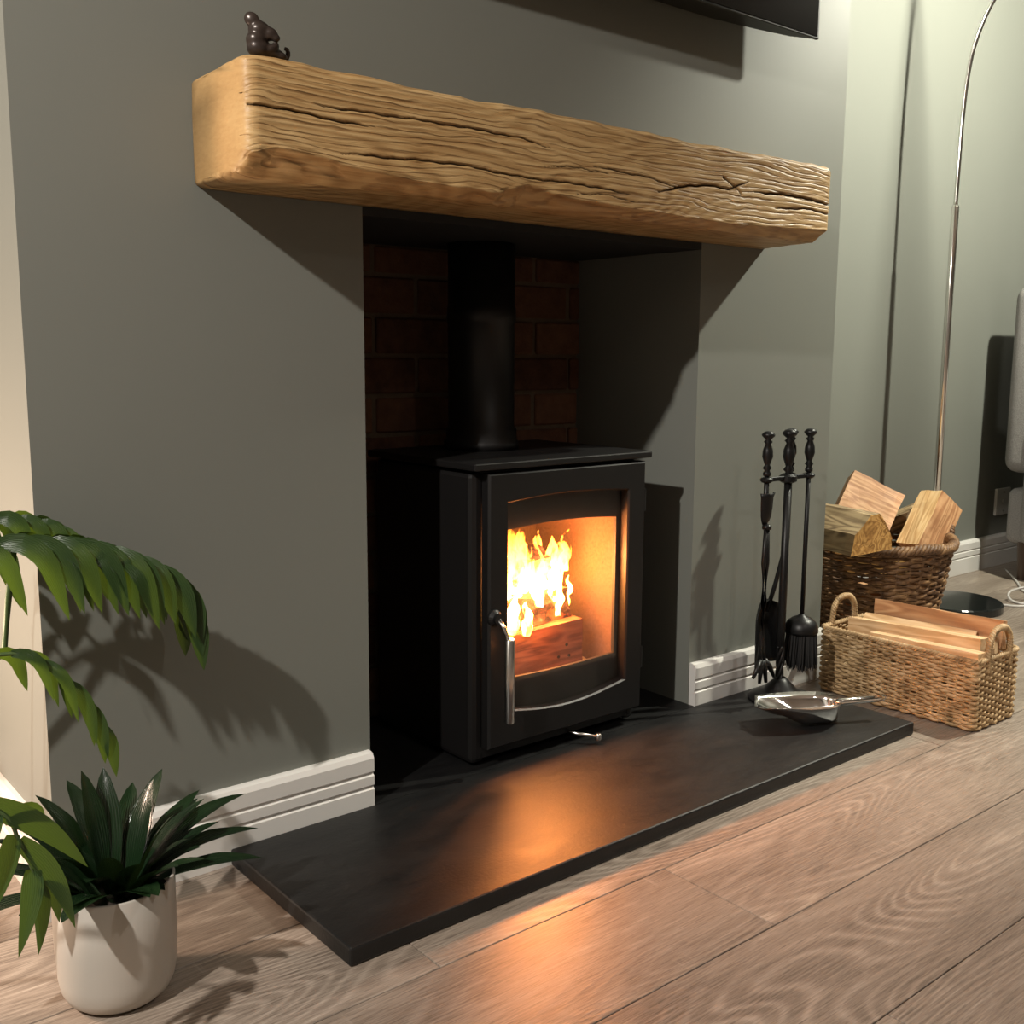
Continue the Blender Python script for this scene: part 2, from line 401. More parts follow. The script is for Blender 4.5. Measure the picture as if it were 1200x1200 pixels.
# baseboards: stepped profile
BBH = .131
prof = [(0, 0), (.020, 0), (.020, .060), (.0165, .063), (.0165, .066), (.020, .069), (.020, .086), (.0165, .089), (.0165, .092), (.020, .095), (.020, .120), (.015, .129), (.008, BBH), (0, BBH)]
def baseboard(name, p0, p1, nrm, mit0=0, mit1=0, z0=0.0):
    p0 = Vector(p0+(0,)); p1 = Vector(p1+(0,)); n = Vector(nrm+(0,)); d = (p1-p0).normalized()
    bm = bmesh.new()
    A = [bm.verts.new(p0+n*a-d*a*mit0+Vector((0, 0, max(z, z0)))) for a, z in prof]
    B = [bm.verts.new(p1+n*a+d*a*mit1+Vector((0, 0, max(z, z0)))) for a, z in prof]
    for i in range(len(prof)-1): bm.faces.new((A[i], B[i], B[i+1], A[i+1]))
    bm.faces.new(A[::-1]); bm.faces.new(B)
    return link(name, bm, 'white_trim', kind=S)
baseboard('baseboard_breast_left', (BL, 0), (R1-.004, 0), (0, -1), 1, 0)
baseboard('baseboard_breast_right', (R2+.004, 0), (BR, 0), (0, -1), 0, 1)
baseboard('baseboard_alcove_right', (BR, AD), (X1, AD), (0, -1), -1, 0)
baseboard('baseboard_side_right', (BR, 0), (BR, AD), (1, 0), 1, -1)
baseboard('baseboard_side_left', (BL, 0), (BL, AD), (-1, 0), 1, -1)
baseboard('baseboard_alcove_left', (X0, AD), (BL, AD), (0, -1), 0, -1)

# ------------------------------------------------------------------ hearth
bm = boxm(0, 1.5, -.4138, -.0205, 0.0005, .03, bev=.004, seg=2)
box(bm, R1+.001, R2-.001, -.0215, D-.012, 0.0005, .0297)
hearth = link('hearth_slab', bm, 'slate', label='black slate hearth slab on the floor under the stove', cat='hearth')

# ------------------------------------------------------------------ mantel beam
cracks = [([(-.036, 1.201), (-.018, 1.214), (.035, 1.214), (.147, 1.209), (.207, 1.208)], .0022, .008),
          ([(.10, 1.228), (.147, 1.227), (.25, 1.230), (.419, 1.232), (.505, 1.230), (.57, 1.222)], .0018, .006),
          ([(.146, 1.163), (.359, 1.172), (.505, 1.166), (.646, 1.168), (.772, 1.163)], .0020, .007),
          ([(.842, 1.175), (.932, 1.195), (.991, 1.203), (1.053, 1.200), (1.08, 1.210), (1.118, 1.222)], .0028, .010),
          ([(1.035, 1.222), (1.08, 1.207), (1.094, 1.194)], .0025, .009),
          ([(1.136, 1.204), (1.284, 1.209), (1.44, 1.201)], .0030, .010),
          ([(1.20, 1.175), (1.32, 1.186), (1.44, 1.180)], .0022, .007),
          ([(.66, 1.203), (.726, 1.202), (.818, 1.199), (.915, 1.187)], .0018, .006),
          ([(.55, 1.19), (.64, 1.197), (.72, 1.193)], .0014, .004),
          ([(.62, 1.150), (.70, 1.156), (.80, 1.150)], .0012, .003)]
def crack_field(x, z):
    best = np.zeros_like(x); dep = np.zeros_like(x)
    zz = z+.0008*np.sin(x*60)+.0006*np.sin(x*171+1.3)
    for pts, wd, dp in cracks:
        for (xa, za), (xb, zb_) in zip(pts, pts[1:]):
            dx, dz = xb-xa, zb_-za; L2 = dx*dx+dz*dz
            t = np.clip(((x-xa)*dx+(zz-za)*dz)/L2, 0, 1)
            d = np.hypot(x-xa-t*dx, zz-za-t*dz)
            ends = np.interp(x, [pts[0][0], pts[0][0]+.05, pts[-1][0]-.05, pts[-1][0]], [.35, 1, 1, .35]) if pts[-1][0]-pts[0][0] > .12 else 1
            f = np.clip(1-d/(wd*ends), 0, 1)
            best = np.maximum(best, f); dep = np.maximum(dep, f*dp*ends)
    return best, dep
BX0, BX1, BZ0, BZ1, BYF = -.010, 1.420, 1.117, 1.284, -.182
NX = 520
xs = np.linspace(0, 1, NX)
# chamfer heights along the lower front edge (waney edge)
cx = [0, .04, .10, .16, .28, .45, .52, .60, .74, .93, 1.06, 1.25, 1.39, 1.43]
cz = [.030, .042, .040, .030, .020, .018, .040, .026, .022, .018, .016, .022, .030, .028]
def profile(x):
    c = float(np.interp(x, cx, cz)); cy = .9*c+.012
    n1 = noise.noise((x*4.2, .3, 0)); n2 = noise.noise((x*11, 4.1, 0)); n3 = noise.noise((x*19, 9.7, 0))
    tz = BZ1+.003*n1+.0022*n2; rad = .010+.006*abs(n2)+.004*n3
    endf = min(x-BX0, BX1-x)
    pts = []
    f = lambda a, b, n: [(a[0]+(b[0]-a[0])*i/n, a[1]+(b[1]-a[1])*i/n) for i in range(n)]
    A = (BYF, tz-rad); B = (BYF+.0015*n1, BZ0+c); C = (BYF+cy, BZ0+.004); Dp = (-.0005, BZ0); E_ = (-.0005, tz-.004); F_ = (BYF+rad*1.6, tz)
    pts += f(A, B, 78); pts += f(B, C, 12); pts += f(C, Dp, 10); pts += f(Dp, E_, 6); pts += f(E_, F_, 10)
    pts += [(F_[0]+(A[0]-F_[0])*t-.004*math.sin(t*PI)*.7, F_[1]+(A[1]-F_[1])*t+.004*math.sin(t*PI)*.7) for t in (0, .2, .4, .6, .8)]
    return pts
V = np.zeros((NX, 121, 3))
for i, u in enumerate(xs):
    # finer towards both ends
    x = BX0+(BX1-BX0)*u
    V[i, :, 1:] = profile(x); V[i, :, 0] = x
for i in range(NX):
    x = V[i, 0, 0]
    for j in range(0, 121):
        yy, zz = V[i, j, 1], V[i, j, 2]
        if 100 <= j < 106: continue
        ny, nz = (1, 0) if j < 78 else ((.7, .7) if j < 90 else ((0, 1) if j < 100 else (0, -1)))
        a = .0013*noise.noise((x*6, yy*18, zz*18))+.0005*noise.noise((x*7, yy*70, zz*150))+.0006*noise.noise((x*9, yy*160, zz*330))
        if 76 <= j < 92: a += .0032*noise.noise((x*26, yy*60, zz*60+7))
        V[i, j, 1] += ny*a; V[i, j, 2] += nz*a
cf, cdp = crack_field(V[:, :, 0], V[:, :, 2])
front = np.zeros((NX, 121)); front[:, :80] = 1
V[:, :, 1] += cdp*front
cf = cf*front
V[:3, :, 1] -= (cdp*front)[:3]; cf[:3] = 0
# round the ends: shrink the section near both ends
for i in range(NX):
    x = V[i, 0, 0]; e = min(x-BX0, BX1-x); R_ = .024
    if e < R_:
        k_ = 1-math.sqrt(max(0, 1-(1-e/R_)**2))
        for j in range(121):
            if V[i, j, 1] < -.02:
                V[i, j, 1] += k_*.020*(1 if V[i, j, 1] < -.1 else 0)
            V[i, j, 2] += k_*.008*(1 if V[i, j, 2] < 1.2 else -1)*(1 if abs(V[i, j, 2]-1.2) > .03 else 0.0)
# rough sawn right end: uneven in x
for j in range(121):
    V[-1, j, 0] += .006*noise.noise((V[-1, j, 1]*40, V[-1, j, 2]*40, 3)); V[0, j, 0] += .003*noise.noise((V[0, j, 1]*25, V[0, j, 2]*25, 1))
vs = V.reshape(-1, 3).tolist(); K = 121
fs = [(i*K+j, i*K+(j+1) % K, (i+1)*K+(j+1) % K, (i+1)*K+j) for i in range(NX-1) for j in range(K)]
fs += [tuple(range(K))[::-1], tuple(range((NX-1)*K, NX*K))]
me = bpy.data.meshes.new('mantel_beam'); me.from_pydata(vs, [], fs); me.update()
at = me.attributes.new('crack', 'FLOAT', 'POINT'); at.data.foreach_set('value', np.clip(cf*1.5, 0, 1).reshape(-1).astype(np.float32))
bmt = bmesh.new(); bmt.from_mesh(me); bmesh.ops.recalc_face_normals(bmt, faces=bmt.faces)
bmt.to_mesh(me); bmt.free()
link('mantel_beam', me, 'beam', smooth=True, label='rustic golden oak mantel beam with cracks on the chimney wall', cat='mantel beam')

# ------------------------------------------------------------------ stove
SX0, SX1, SY0, SY1 = .532, 1.002, .002, .355
st = thing('wood_stove', (.767, .17, .03), 'black steel wood burning stove with a lit fire behind glass', 'stove')
def part(name, bm, mat, parent, smooth=False, **k):
    o = link(name, bm, mat, smooth=smooth, **k)
    o.parent = parent; o.matrix_parent_inverse = Matrix.Translation(-Vector(st.location)) if parent is st else Matrix.Identity(4)
    return o
def partof(parent, root):    # parts given in world coordinates under any thing
    inv = Matrix.Translation(-Vector(root.location))
    def f(name, bm, mat, smooth=False, sub=None, **k):
        o = link(name, bm, mat, smooth=smooth, **k); o.parent = sub or parent
        if sub is None: o.matrix_parent_inverse = inv
        return o
    return f
sp = partof(st, st)
FX0, FX1, FZ0, FZ1 = .580, .958, .135, .560    # fire chamber
bm = bmesh.new()
box(bm, SX0, FX0-.012, SY0, SY1, .0355, .636, bev=.012)      # side walls with rounded front corners
box(bm, FX1+.012, SX1, SY0, SY1, .0355, .636, bev=.012)
box(bm, SX0+.02, SX1-.02, SY1-.04, SY1-.001, .046, .635)
box(bm, SX0+.02, SX1-.02, SY0+.001, SY1-.002, .046, FZ0-.012)
box(bm, SX0+.02, SX1-.02, SY0+.001, SY1-.002, FZ1+.012, .635)
sp('body', bm, 'stove')
for xa in (.57, .935): sp('foot', boxm(xa, xa+.03, .04, .33, .0302, .036), 'stove_in')
sp('top_plate', boxm(.520, 1.014, -.026, .365, .640, .655, bev=.003), 'stove')
# firebox lining
sp('liner_panel', boxm(FX1-.004, FX1+.012, .012, .30, FZ0-.01, FZ1+.01), 'liner')
sp('liner_panel', boxm(FX0-.012, FX0+.004, .012, .30, FZ0-.01, FZ1+.01), 'liner')
sp('liner_panel', boxm(FX0, FX1, .295, .313, FZ0-.01, FZ1+.01), 'liner')
sp('grate', boxm(FX0, FX1, .012, .30, FZ0-.012, FZ0+.004), 'stove_in')
sp('baffle', boxm(FX0+.004, FX1-.004, .05, .29, .522, .534), 'liner')
# door: frame with a bowed window opening
def win_loop(x0, x1, z0, z1, bt, bb, rc, n=14):
    pts = []
    for i in range(n+1):
        t = i/n; pts.append((x0+(x1-x0)*t, z0-bb*math.sin(PI*t)))
    for i in range(1, n):
        t = i/n; pts.append((x1, z0+(z1-z0)*t))
    for i in range(n+1):
        t = i/n; pts.append((x1-(x1-x0)*t, z1+bt*math.sin(PI*t)))
    for i in range(1, n):
        t = i/n; pts.append((x0, z1-(z1-z0)*t))
    return pts
def frame_mesh(outer, inner, y0, y1, chamfer=.006):
    bm = bmesh.new(); n = len(outer)
    def ring(pts, y): return [bm.verts.new((x, y, z)) for x, z in pts]
    cxm = sum(p[0] for p in inner)/n; czm = sum(p[1] for p in inner)/n
    inn2 = [(x+(x-cxm)*0+math.copysign(chamfer, x-cxm)*(1 if abs(x-cxm) > .16 else 0), z+math.copysign(chamfer, z-czm)*(1 if abs(z-czm) > .2 else 0)) for x, z in inner]
    ocx = sum(p[0] for p in outer)/n; ocz = sum(p[1] for p in outer)/n
    oo = [(x+(ocx-x)*.018, z+(ocz-z)*.014) for x, z in outer]
    loops = [ring(outer, y1), ring(outer, y0+.005), ring(oo, y0), ring(inn2, y0), ring(inner, y0+chamfer*1.2), ring(inner, y1)]
    for a, b in zip(loops, loops[1:]+loops[:1]):
        for i in range(n): bm.faces.new((a[i], a[(i+1) % n], b[(i+1) % n], b[i]))
    return bm
door_o = win_loop(.556, .997, .070, .633, 0, 0, 0)
door_i = win_loop(.606, .944, .146, .572, .009, .020, 0)
door = sp('door', frame_mesh(door_o, door_i, -.024, .000, .003), 'stove')
# black surround behind the glass (airwash band at top, fence at the bottom)
sur_i = win_loop(.612, .932, .203, .512, .008, .004, 0)
sp('glass_surround', frame_mesh(win_loop(.585, .965, .12, .60, 0, 0, 0), sur_i, .0015, .010, .002), 'stove_in', sub=None)
gl = link('glass_pane', boxm(.598, .952, -.0085, -.0045, .112, .596), 'glass'); gl.parent = door
# handle
hp = Vector((.567, -.024, .345))
hb = link('handle_boss', lathe(bmesh.new(), [(.017, 0), (.017, .006), (.011, .012), (.011, .02)], n=20), 'stove', smooth=False)
hb.data.transform(Matrix.Translation(hp) @ Matrix.Rotation(PI/2, 4, 'X')); hb.parent = door
ha = link('handle_arm', tubem([(.567, -.040, .345), (.572, -.052, .328), (.578, -.060, .302)], .0045, 8), 'steel', smooth=True); ha.parent = door
hr = link('handle', lathe(bmesh.new(), [(.0085, 0), (.0105, .002), (.0105, .172), (.0085, .174)], (.578, -.062, .134), 20), 'steel', smooth=False, label='brushed steel rod handle'); hr.parent = door
hr.data.polygons.foreach_set('use_smooth', [len(p_.vertices) == 4 for p_ in hr.data.polygons])
for dz in (.16, .52):
    h_ = link('hinge', lathe(bmesh.new(), [(.007, 0), (.007, .05)], (1.001, -.012, dz), 14), 'stove'); h_.parent = door
# air control lever below the door
sp('air_lever', tubem([(.785, .02, .056), (.80, -.02, .050), (.828, -.052, .046)], .0035, 8), 'steel', True)
sp('lever_knob', lathe(bmesh.new(), [(.004, -.008), (.0065, -.007), (.0065, .006), (.004, .007)], (.832, -.057, .046), 14), 'steel', True)
# flue
bm = lathe(bmesh.new(), [(.084, .655), (.084, .672), (.079, .676), (.079, .70), (.0735, .704), (.0735, .93), (.0765, .932), (.0765, .965), (.0735, .967), (.0735, RH-.017)], (.742, .242, 0), 40)
fl = sp('flue_pipe', bm, 'stove'); fl.data.polygons.foreach_set('use_smooth', [len(p_.vertices) == 4 for p_ in fl.data.polygons])

# logs burning in the stove
def split_log(sec, L, seed, n=9, jit=.004, taper=0.0):
    """prism of cross-section sec (y,z) along +x, rough faces"""
    rs = random.Random(seed); bm = bmesh.new(); rings = []
    dense = []
    for a, b in zip(sec, sec[1:]+sec[:1]):
        for t in (0, .34, .67): dense.append((a[0]+(b[0]-a[0])*t, a[1]+(b[1]-a[1])*t))
    for i in range(n+1):
        t = i/n; s = 1-taper*t; rings.append([bm.verts.new((L*t+(jit*.8*noise.noise((y*50, z*50, seed)) if i in (0, n) else 0), y*s+jit*noise.noise((t*4+seed, y*30, z*30)), z*s+jit*noise.noise((t*4+seed+9, z*30, y*30)))) for y, z in dense])
    K = len(dense)
    for a, b in zip(rings, rings[1:]):
        for i in range(K): bm.faces.new((a[i], a[(i+1) % K], b[(i+1) % K], b[i]))
    bm.faces.new(rings[0][::-1]); bm.faces.new(rings[-1])
    return bm
rect = lambda w, h: [(-w/2, -h/2), (w/2, -h/2), (w/2, h/2), (-w/2, h/2)]
def place(o, loc, rot): o.location = loc; o.rotation_euler = rot; return o
FL = 'logs burning in the stove'
lf = place(link('fire_log', split_log(rect(.07, .118), .275, 3, jit=.003), 'burn', label='squared reddish log with three dark holes at the front of the fire', cat='log', group=FL), (.618, .092, .209), (0, -.03, .02))
for hx, hz in ((.20, -.015), (.225, .008), (.232, -.018)):
    h_ = link('hole', lathe(bmesh.new(), [(.0035, 0), (.0035, .002)], n=10), 'hole'); h_.data.transform(Matrix.Translation((hx, -.0352, hz)) @ Matrix.Rotation(PI/2, 4, 'X')); h_.parent = lf
place(link('fire_log', split_log([(-.035, -.03), (.035, -.034), (.03, .03), (-.02, .036)], .27, 11, jit=.012), 'char', label='charred log glowing on top of the squared log', cat='log', group=FL), (.606, .105, .304), (.15, -.02, .05))
place(link('fire_log', split_log([(-.035, -.03), (.035, -.03), (.028, .034), (-.03, .026)], .24, 17, jit=.013), 'char', label='topmost blackened log wrapped in flames', cat='log', group=FL), (.612, .175, .362), (.3, -.16, -.10))
place(link('fire_log', split_log([(-.04, -.04), (.04, -.04), (.03, .04), (-.03, .04)], .28, 23, jit=.01), 'char', label='rear blackened log at the back of the firebox', cat='log', group=FL), (.61, .225, .20), (0, 0, -.03))
# ash bed and embers
bm = bmesh.new(); NXA, NYA = 60, 40; g = []
for i in range(NXA):
    row = []
    for j in range(NYA):
        x = FX0+.006+(FX1-FX0-.012)*i/(NXA-1); y = .016+.27*j/(NYA-1)
        h = .006+.012*abs(noise.noise((x*40, y*40, 2)))+.02*math.exp(-((x-.925)**2+(y-.10)**2)/.0011)
        row.append(bm.verts.new((x, y, FZ0+.004+h)))
    g.append(row)
for i in range(NXA-1):
    for j in range(NYA-1): bm.faces.new((g[i][j], g[i+1][j], g[i+1][j+1], g[i][j+1]))
link('ash_bed', bm, 'ash', smooth=True, label='pale bed of ash and embers on the stove floor', cat='ash', kind='stuff')
# flames: tongues
parts = []
def tongue(bx, by, bz, h, r, lean, seed):
    n = 16; P = []; R_ = []
    for i in range(n):
        t = i/(n-1)
        P.append((bx+lean*t*t+.016*noise.noise((t*3, seed, 0))*(.3+t), by+.016*noise.noise((t*3, seed, 5))*(.3+t), bz+h*t))
        R_.append(max(.0006, r*(math.sin(PI*min(1, .22+.78*t))**.9)*(1+.35*noise.noise((t*5, seed, 9)))))
    parts.append(tube_arrays(P, np.array(R_), np.array(R_)*.7, 10, up=(0, 1, 0)))
tg = [(.665, .11, .325, .175, .030, .01), (.70, .12, .315, .195, .036, .012), (.735, .12, .325, .185, .034, .0), (.76, .13, .335, .15, .030, .014), (.80, .12, .33, .135, .022, .012),
      (.835, .125, .335, .125, .020, .012), (.862, .12, .345, .115, .018, .008), (.64, .09, .30, .12, .026, .01), (.68, .06, .275, .085, .018, .012), (.72, .055, .265, .075, .014, .008),
      (.64, .06, .27, .10, .020, -.004), (.84, .085, .285, .085, .010, .004), (.80, .17, .33, .15, .028, .01), (.71, .17, .36, .15, .036, .0), (.88, .10, .30, .07, .008, .004), (.615, .12, .33, .14, .028, .01), (.893, .125, .375, .095, .014, .008), (.875, .15, .35, .10, .018, -.004), (.83, .09, .32, .09, .016, .01), (.78, .085, .315, .10, .018, .012)]
rs = random.Random(21)
for i in range(12):
    bx = rs.uniform(.615, .86); tg.append((bx, rs.uniform(.07, .20), rs.uniform(.29, .37), rs.uniform(.06, .13), rs.uniform(.010, .022), rs.uniform(-.01, .025)))
for i, t in enumerate(tg): tongue(*t, i*1.7)
link('fire_flames', mesh_from(parts), 'flame', smooth=True, label='bright yellow and white flames over the logs inside the stove', cat='flames', kind='stuff')
# the fire's own light
for i, (lx, ly, lz, e) in enumerate(((.72, .095, .405, 18.0), (.83, .095, .39, 14.0), (.74, .035, .33, 3.0))):
    l = bpy.data.lights.new('fire_light', 'POINT'); l.energy = e; l.color = (1.0, .30, .09); l.shadow_soft_size = .04
    o = bpy.data.objects.new('fire_light', l); COL.objects.link(o); o.location = (lx, ly, lz)

# ------------------------------------------------------------------ fire tools
TX, TY = 1.392, -.118
ts = thing('fire_tool_stand', (TX, TY, .0302), 'black cast iron stand holding the fire tools on the hearth', 'tool stand')
tp = partof(ts, ts)
hprof = [(.004, 0), (.009, .002), (.0095, .008), (.006, .014), (.0105, .020), (.006, .027), (.0075, .031), (.0125, .047), (.0115, .062), (.0065, .076), (.0105, .081), (.006, .086), (.0145, .094), (.0155, .098), (.010, .104), (.004, .106)]
def sm(o): o.data.polygons.foreach_set('use_smooth', [True]*len(o.data.polygons)); return o
sm(tp('base', lathe(bmesh.new(), [(.076, 0), (.078, .005), (.070, .012), (.052, .020), (.040, .024), (.034, .034), (.020, .048), (.012, .056)], (TX, TY, .0302), 36), 'iron'))
PX = TX-.006
tw = []
for ph in (0, PI/2, PI, 3*PI/2):
    z = np.linspace(.085, .165, 40); a = ph+(z-.085)*55
    tw.append(tube_arrays(np.stack([PX+.006*np.cos(a), TY+.006*np.sin(a), z], 1), .0045, k=6, up=(1, 0, 0)))
o = tp('twisted_shank', mesh_from(tw), 'iron', True)
sm(tp('pole', lathe(bmesh.new(), [(.008, .08), (.008, .087), (.004, .09), (.004, .16), (.0095, .165), (.010, .30), (.0085, .58)], (PX, TY, 0), 18), 'iron'))
sm(tp('handle', lathe(bmesh.new(), [(r_*1.15, z_*1.12) for r_, z_ in hprof], (PX, TY, .575), 20), 'iron'))
bm = bmesh.new()
ARM = .082
ax_ = Vector((math.cos(.05), math.sin(.05), 0))      # the row of hooks runs along the wall
for sgn in (-1, 1):
    bm2 = boxm(0, ARM+.014, -.0035, .0035, -.005, .005, bev=.001, seg=1)
    bm2.transform(Matrix.Translation((PX, TY, .578)) @ Matrix.Rotation(0 if sgn > 0 else PI, 4, 'Z'))
    me = bpy.data.meshes.new('x'); bm2.to_mesh(me); bm2.free(); bm.from_mesh(me)
bm2 = boxm(0, .062, -.0035, .0035, -.005, .005, bev=.001, seg=1); bm2.transform(Matrix.Translation((PX, TY, .578)) @ Matrix.Rotation(math.atan2(.030, .050), 4, 'Z'))
me = bpy.data.meshes.new('x'); bm2.to_mesh(me); bm2.free(); bm.from_mesh(me)
for dx, dy in ((-ARM, 0), (ARM, 0), (.050, .030)): lathe(bm, [(.011, -.006), (.015, -.002), (.015, .003), (.011, .006)], (PX+dx, TY+dy, .578), 16)
lathe(bm, [(.014, -.012), (.021, -.008), (.021, .004), (.012, .010)], (PX, TY, .578), 20)
tp('hook_bar', bm, 'iron')
def tool(name, dx, dy, label, cat):
    t_ = thing(name, (PX+dx, TY+dy, .578), label, cat, 'fire tools on the stand'); f = partof(t_, t_)
    sm(f('handle', lathe(bmesh.new(), hprof, (PX+dx, TY+dy, .586), 20), 'iron'))
    return t_, f
# tongs with flared bell and claw foot
x, y = PX-ARM, TY-.006
t_, f = tool('fire_tongs', -ARM, 0, 'black fire tongs with flared collar and claw foot', 'fire tongs')
sm(f('rod', lathe(bmesh.new(), [(.006, .47), (.006, .59)], (x, TY, 0), 12), 'iron'))
bm = bmesh.new()
NB = 15; ringsb = []
for i, (w_, z) in enumerate(((.027, .548), (.0225, .538), (.0215, .515), (.019, .493), (.014, .481), (.009, .474))):
    ringsb.append([bm.verts.new((x+w_*math.sin(-1.25+2.5*k/(NB-1)), y-w_*math.cos(-1.25+2.5*k/(NB-1))*.85+.010, z)) for k in range(NB)]+
                  [bm.verts.new((x+(w_-.003)*math.sin(1.25-2.5*k/(NB-1)), y-(w_-.003)*math.cos(1.25-2.5*k/(NB-1))*.85+.010, z)) for k in range(NB)])
for a, b in zip(ringsb, ringsb[1:]):
    K = len(a)
    for k in range(K): bm.faces.new((a[k], a[(k+1) % K], b[(k+1) % K], b[k]))
bm.faces.new(ringsb[0]); bm.faces.new(ringsb[-1][::-1])
sm(f('flared_collar', bm, 'iron'))
sm(f('pivot', lathe(bmesh.new(), [(.006, -.007), (.011, -.005), (.011, .003), (.006, .006)], (x, y, .468), 16), 'iron'))
for s_ in (-1, 1):
    f('arm', tubem([(x+s_*.003, y, .47), (x+s_*.006, y, .38), (x+s_*.004, y, .29), (x+s_*.003, y, .20), (x+s_*.007, y, .14)], np.array([.005, .006, .0045, .005, .0075]), 8), 'iron', True)
for dx, dz in ((-.044, -.034), (-.016, -.052), (.012, -.054), (.046, -.046)):
    f('claw', tubem([(x+dx*.15, y-.002, .145), (x+dx*.5, y-.006, .130), (x+dx*.9, y-.008, .145+dz)], np.array([.0085, .0068, .0040]), 7), 'iron', True)
# shovel behind the pole
x, y = PX+.050, TY+.030
t_, f = tool('fire_shovel', .050, .030, 'black fire shovel hanging behind the stand pole', 'fire shovel')
f('rod', tubem([(x, y, .59), (x, y, .42), (x-.012, y+.020, .31), (x-.024, y+.034, .235)], .0055, 10, up=(1, 0, 0)), 'iron', True)
bm = bmesh.new(); g = []
out = []
for i in range(15):
    t = i/14; wv = .050*(1-(max(0, 1-t/.35))**2)**.5*(1+.22*t) if t < .35 else .050*(1+.22*t)
    z = .268-.165*t
    out.append([bm.verts.new((x-.026+wv*s_, y+.034+.020*abs(s_)**3*-1+.010*(1-t), z)) for s_ in np.linspace(-1, 1, 11)]+[bm.verts.new((x-.026+wv*s_, y+.0365+.020*abs(s_)**3*-1+.010*(1-t), z)) for s_ in np.linspace(1, -1, 11)])
for a, b in zip(out, out[1:]):
    K = len(a)
    for k in range(K): bm.faces.new((a[k], a[(k+1) % K], b[(k+1) % K], b[k]))
bm.faces.new(out[0]); bm.faces.new(out[-1][::-1])
sm(f('pan', bm, 'iron'))
# brush
x, y = PX+ARM, TY
t_, f = tool('hearth_brush', ARM, 0, 'black hearth brush with domed head and long bristles', 'brush')
sm(f('rod', lathe(bmesh.new(), [(.0055, .22), (.0055, .59)], (x, y, 0), 12), 'iron'))
sm(f('dome', lathe(bmesh.new(), [(.040, .186), (.0415, .192), (.040, .203), (.034, .215), (.024, .223), (.010, .229), (.006, .234)], (x, y, 0), 28), 'iron'))
bp_ = []
rs = random.Random(5)
for i in range(420):
    a = rs.uniform(0, 2*PI); rad = .037*math.sqrt(rs.random()); L = .088+rs.uniform(-.014, .010); sp_ = 1.12+rs.uniform(0, .12)
    p0 = (x+rad*math.cos(a), y+rad*math.sin(a), .19); p1 = (x+rad*sp_*math.cos(a)+rs.uniform(-.003, .003), y+rad*sp_*math.sin(a)+rs.uniform(-.003, .003), .19-L)
    bp_.append(tube_arrays([p0, ((p0[0]+p1[0])/2, (p0[1]+p1[1])/2, .19-L/2), p1], np.array([.0022, .0018, .0008]), k=4, up=(1, 0, 0)))
f('bristles', mesh_from(bp_), 'bristle', kind='stuff')

# ------------------------------------------------------------------ ash scoop
sc_ = thing('ash_scoop', (1.27, -.25, .0302), 'polished chrome ash scoop lying on the hearth corner', 'scoop')
f = partof(sc_, sc_)
ax = Vector((1.345-1.205, -.292+.215, 0)); ang = math.atan2(ax.y, ax.x)
bm = bmesh.new(); NS = 18; NK = 17; inner = []; outer = []
for i in range(NS):
    t = i/(NS-1); u = -.10+.185*t              # along the axis, mouth at t=0, handle end at t=1
    wdt = .046+.010*math.sin(PI*min(1, t*1.1)) if t < .75 else (.046+.010*math.sin(PI*.825))*math.sqrt(max(.02, 1-((t-.75)/.25)**2))
    dpt = .010+.046*min(1, t/.5) if t < .5 else .056
    ri, ro = [], []
    for k in range(NK):
        a = -1+2*k/(NK-1); prof_ = 1-(1-abs(a)**2.6)
        fl_ = 1.0 if t > .0 else 1
        zz = .058-dpt*(1-abs(a)**2.4)
        yy = wdt*a
        uu_ = u+.02*(1-abs(a))*(1-t)*-1 if t < .2 else u
        ri.append(bm.verts.new((uu_, yy*.985, zz+.0012))); ro.append(bm.verts.new((uu_, yy, zz)))
    inner.append(ri); outer.append(ro)
for L_ in (inner, outer):
    for a, b in zip(L_, L_[1:]):
        for k in range(NK-1): bm.faces.new((a[k], a[k+1], b[k+1], b[k]))
for k in range(NK-1):
    bm.faces.new((inner[0][k], inner[0][k+1], outer[0][k+1], outer[0][k])); bm.faces.new((inner[-1][k], inner[-1][k+1], outer[-1][k+1], outer[-1][k]))
for i in range(NS-1):
    for k in (0, NK-1): bm.faces.new((inner[i][k], inner[i+1][k], outer[i+1][k], outer[i][k]))
bm.transform(Matrix.Translation((1.285, -.262, .0302)) @ Matrix.Rotation(ang, 4, 'Z'))
sm(f('bowl', bm, 'chrome'))
def scp(u, z): 
    q = Matrix.Translation((1.285, -.262, .0302)) @ Matrix.Rotation(ang, 4, 'Z') @ Vector((u, 0, z)); return tuple(q)
f('handle', tubem([scp(.078, .046), scp(.084, .047), scp(.10, .048), scp(.19, .052), scp(.193, .052)], np.array([.004, .0085, .0085, .0085, .004]), 14), 'chrome', True)
f('hanging_loop', tubem([scp(.191+.006-.006*math.cos(a_), .052+.006*math.sin(a_)) for a_ in np.linspace(0, 2*PI, 14)[:-1]], .0013, 6, True, up=(.4, 1, .2)), 'chrome', True)

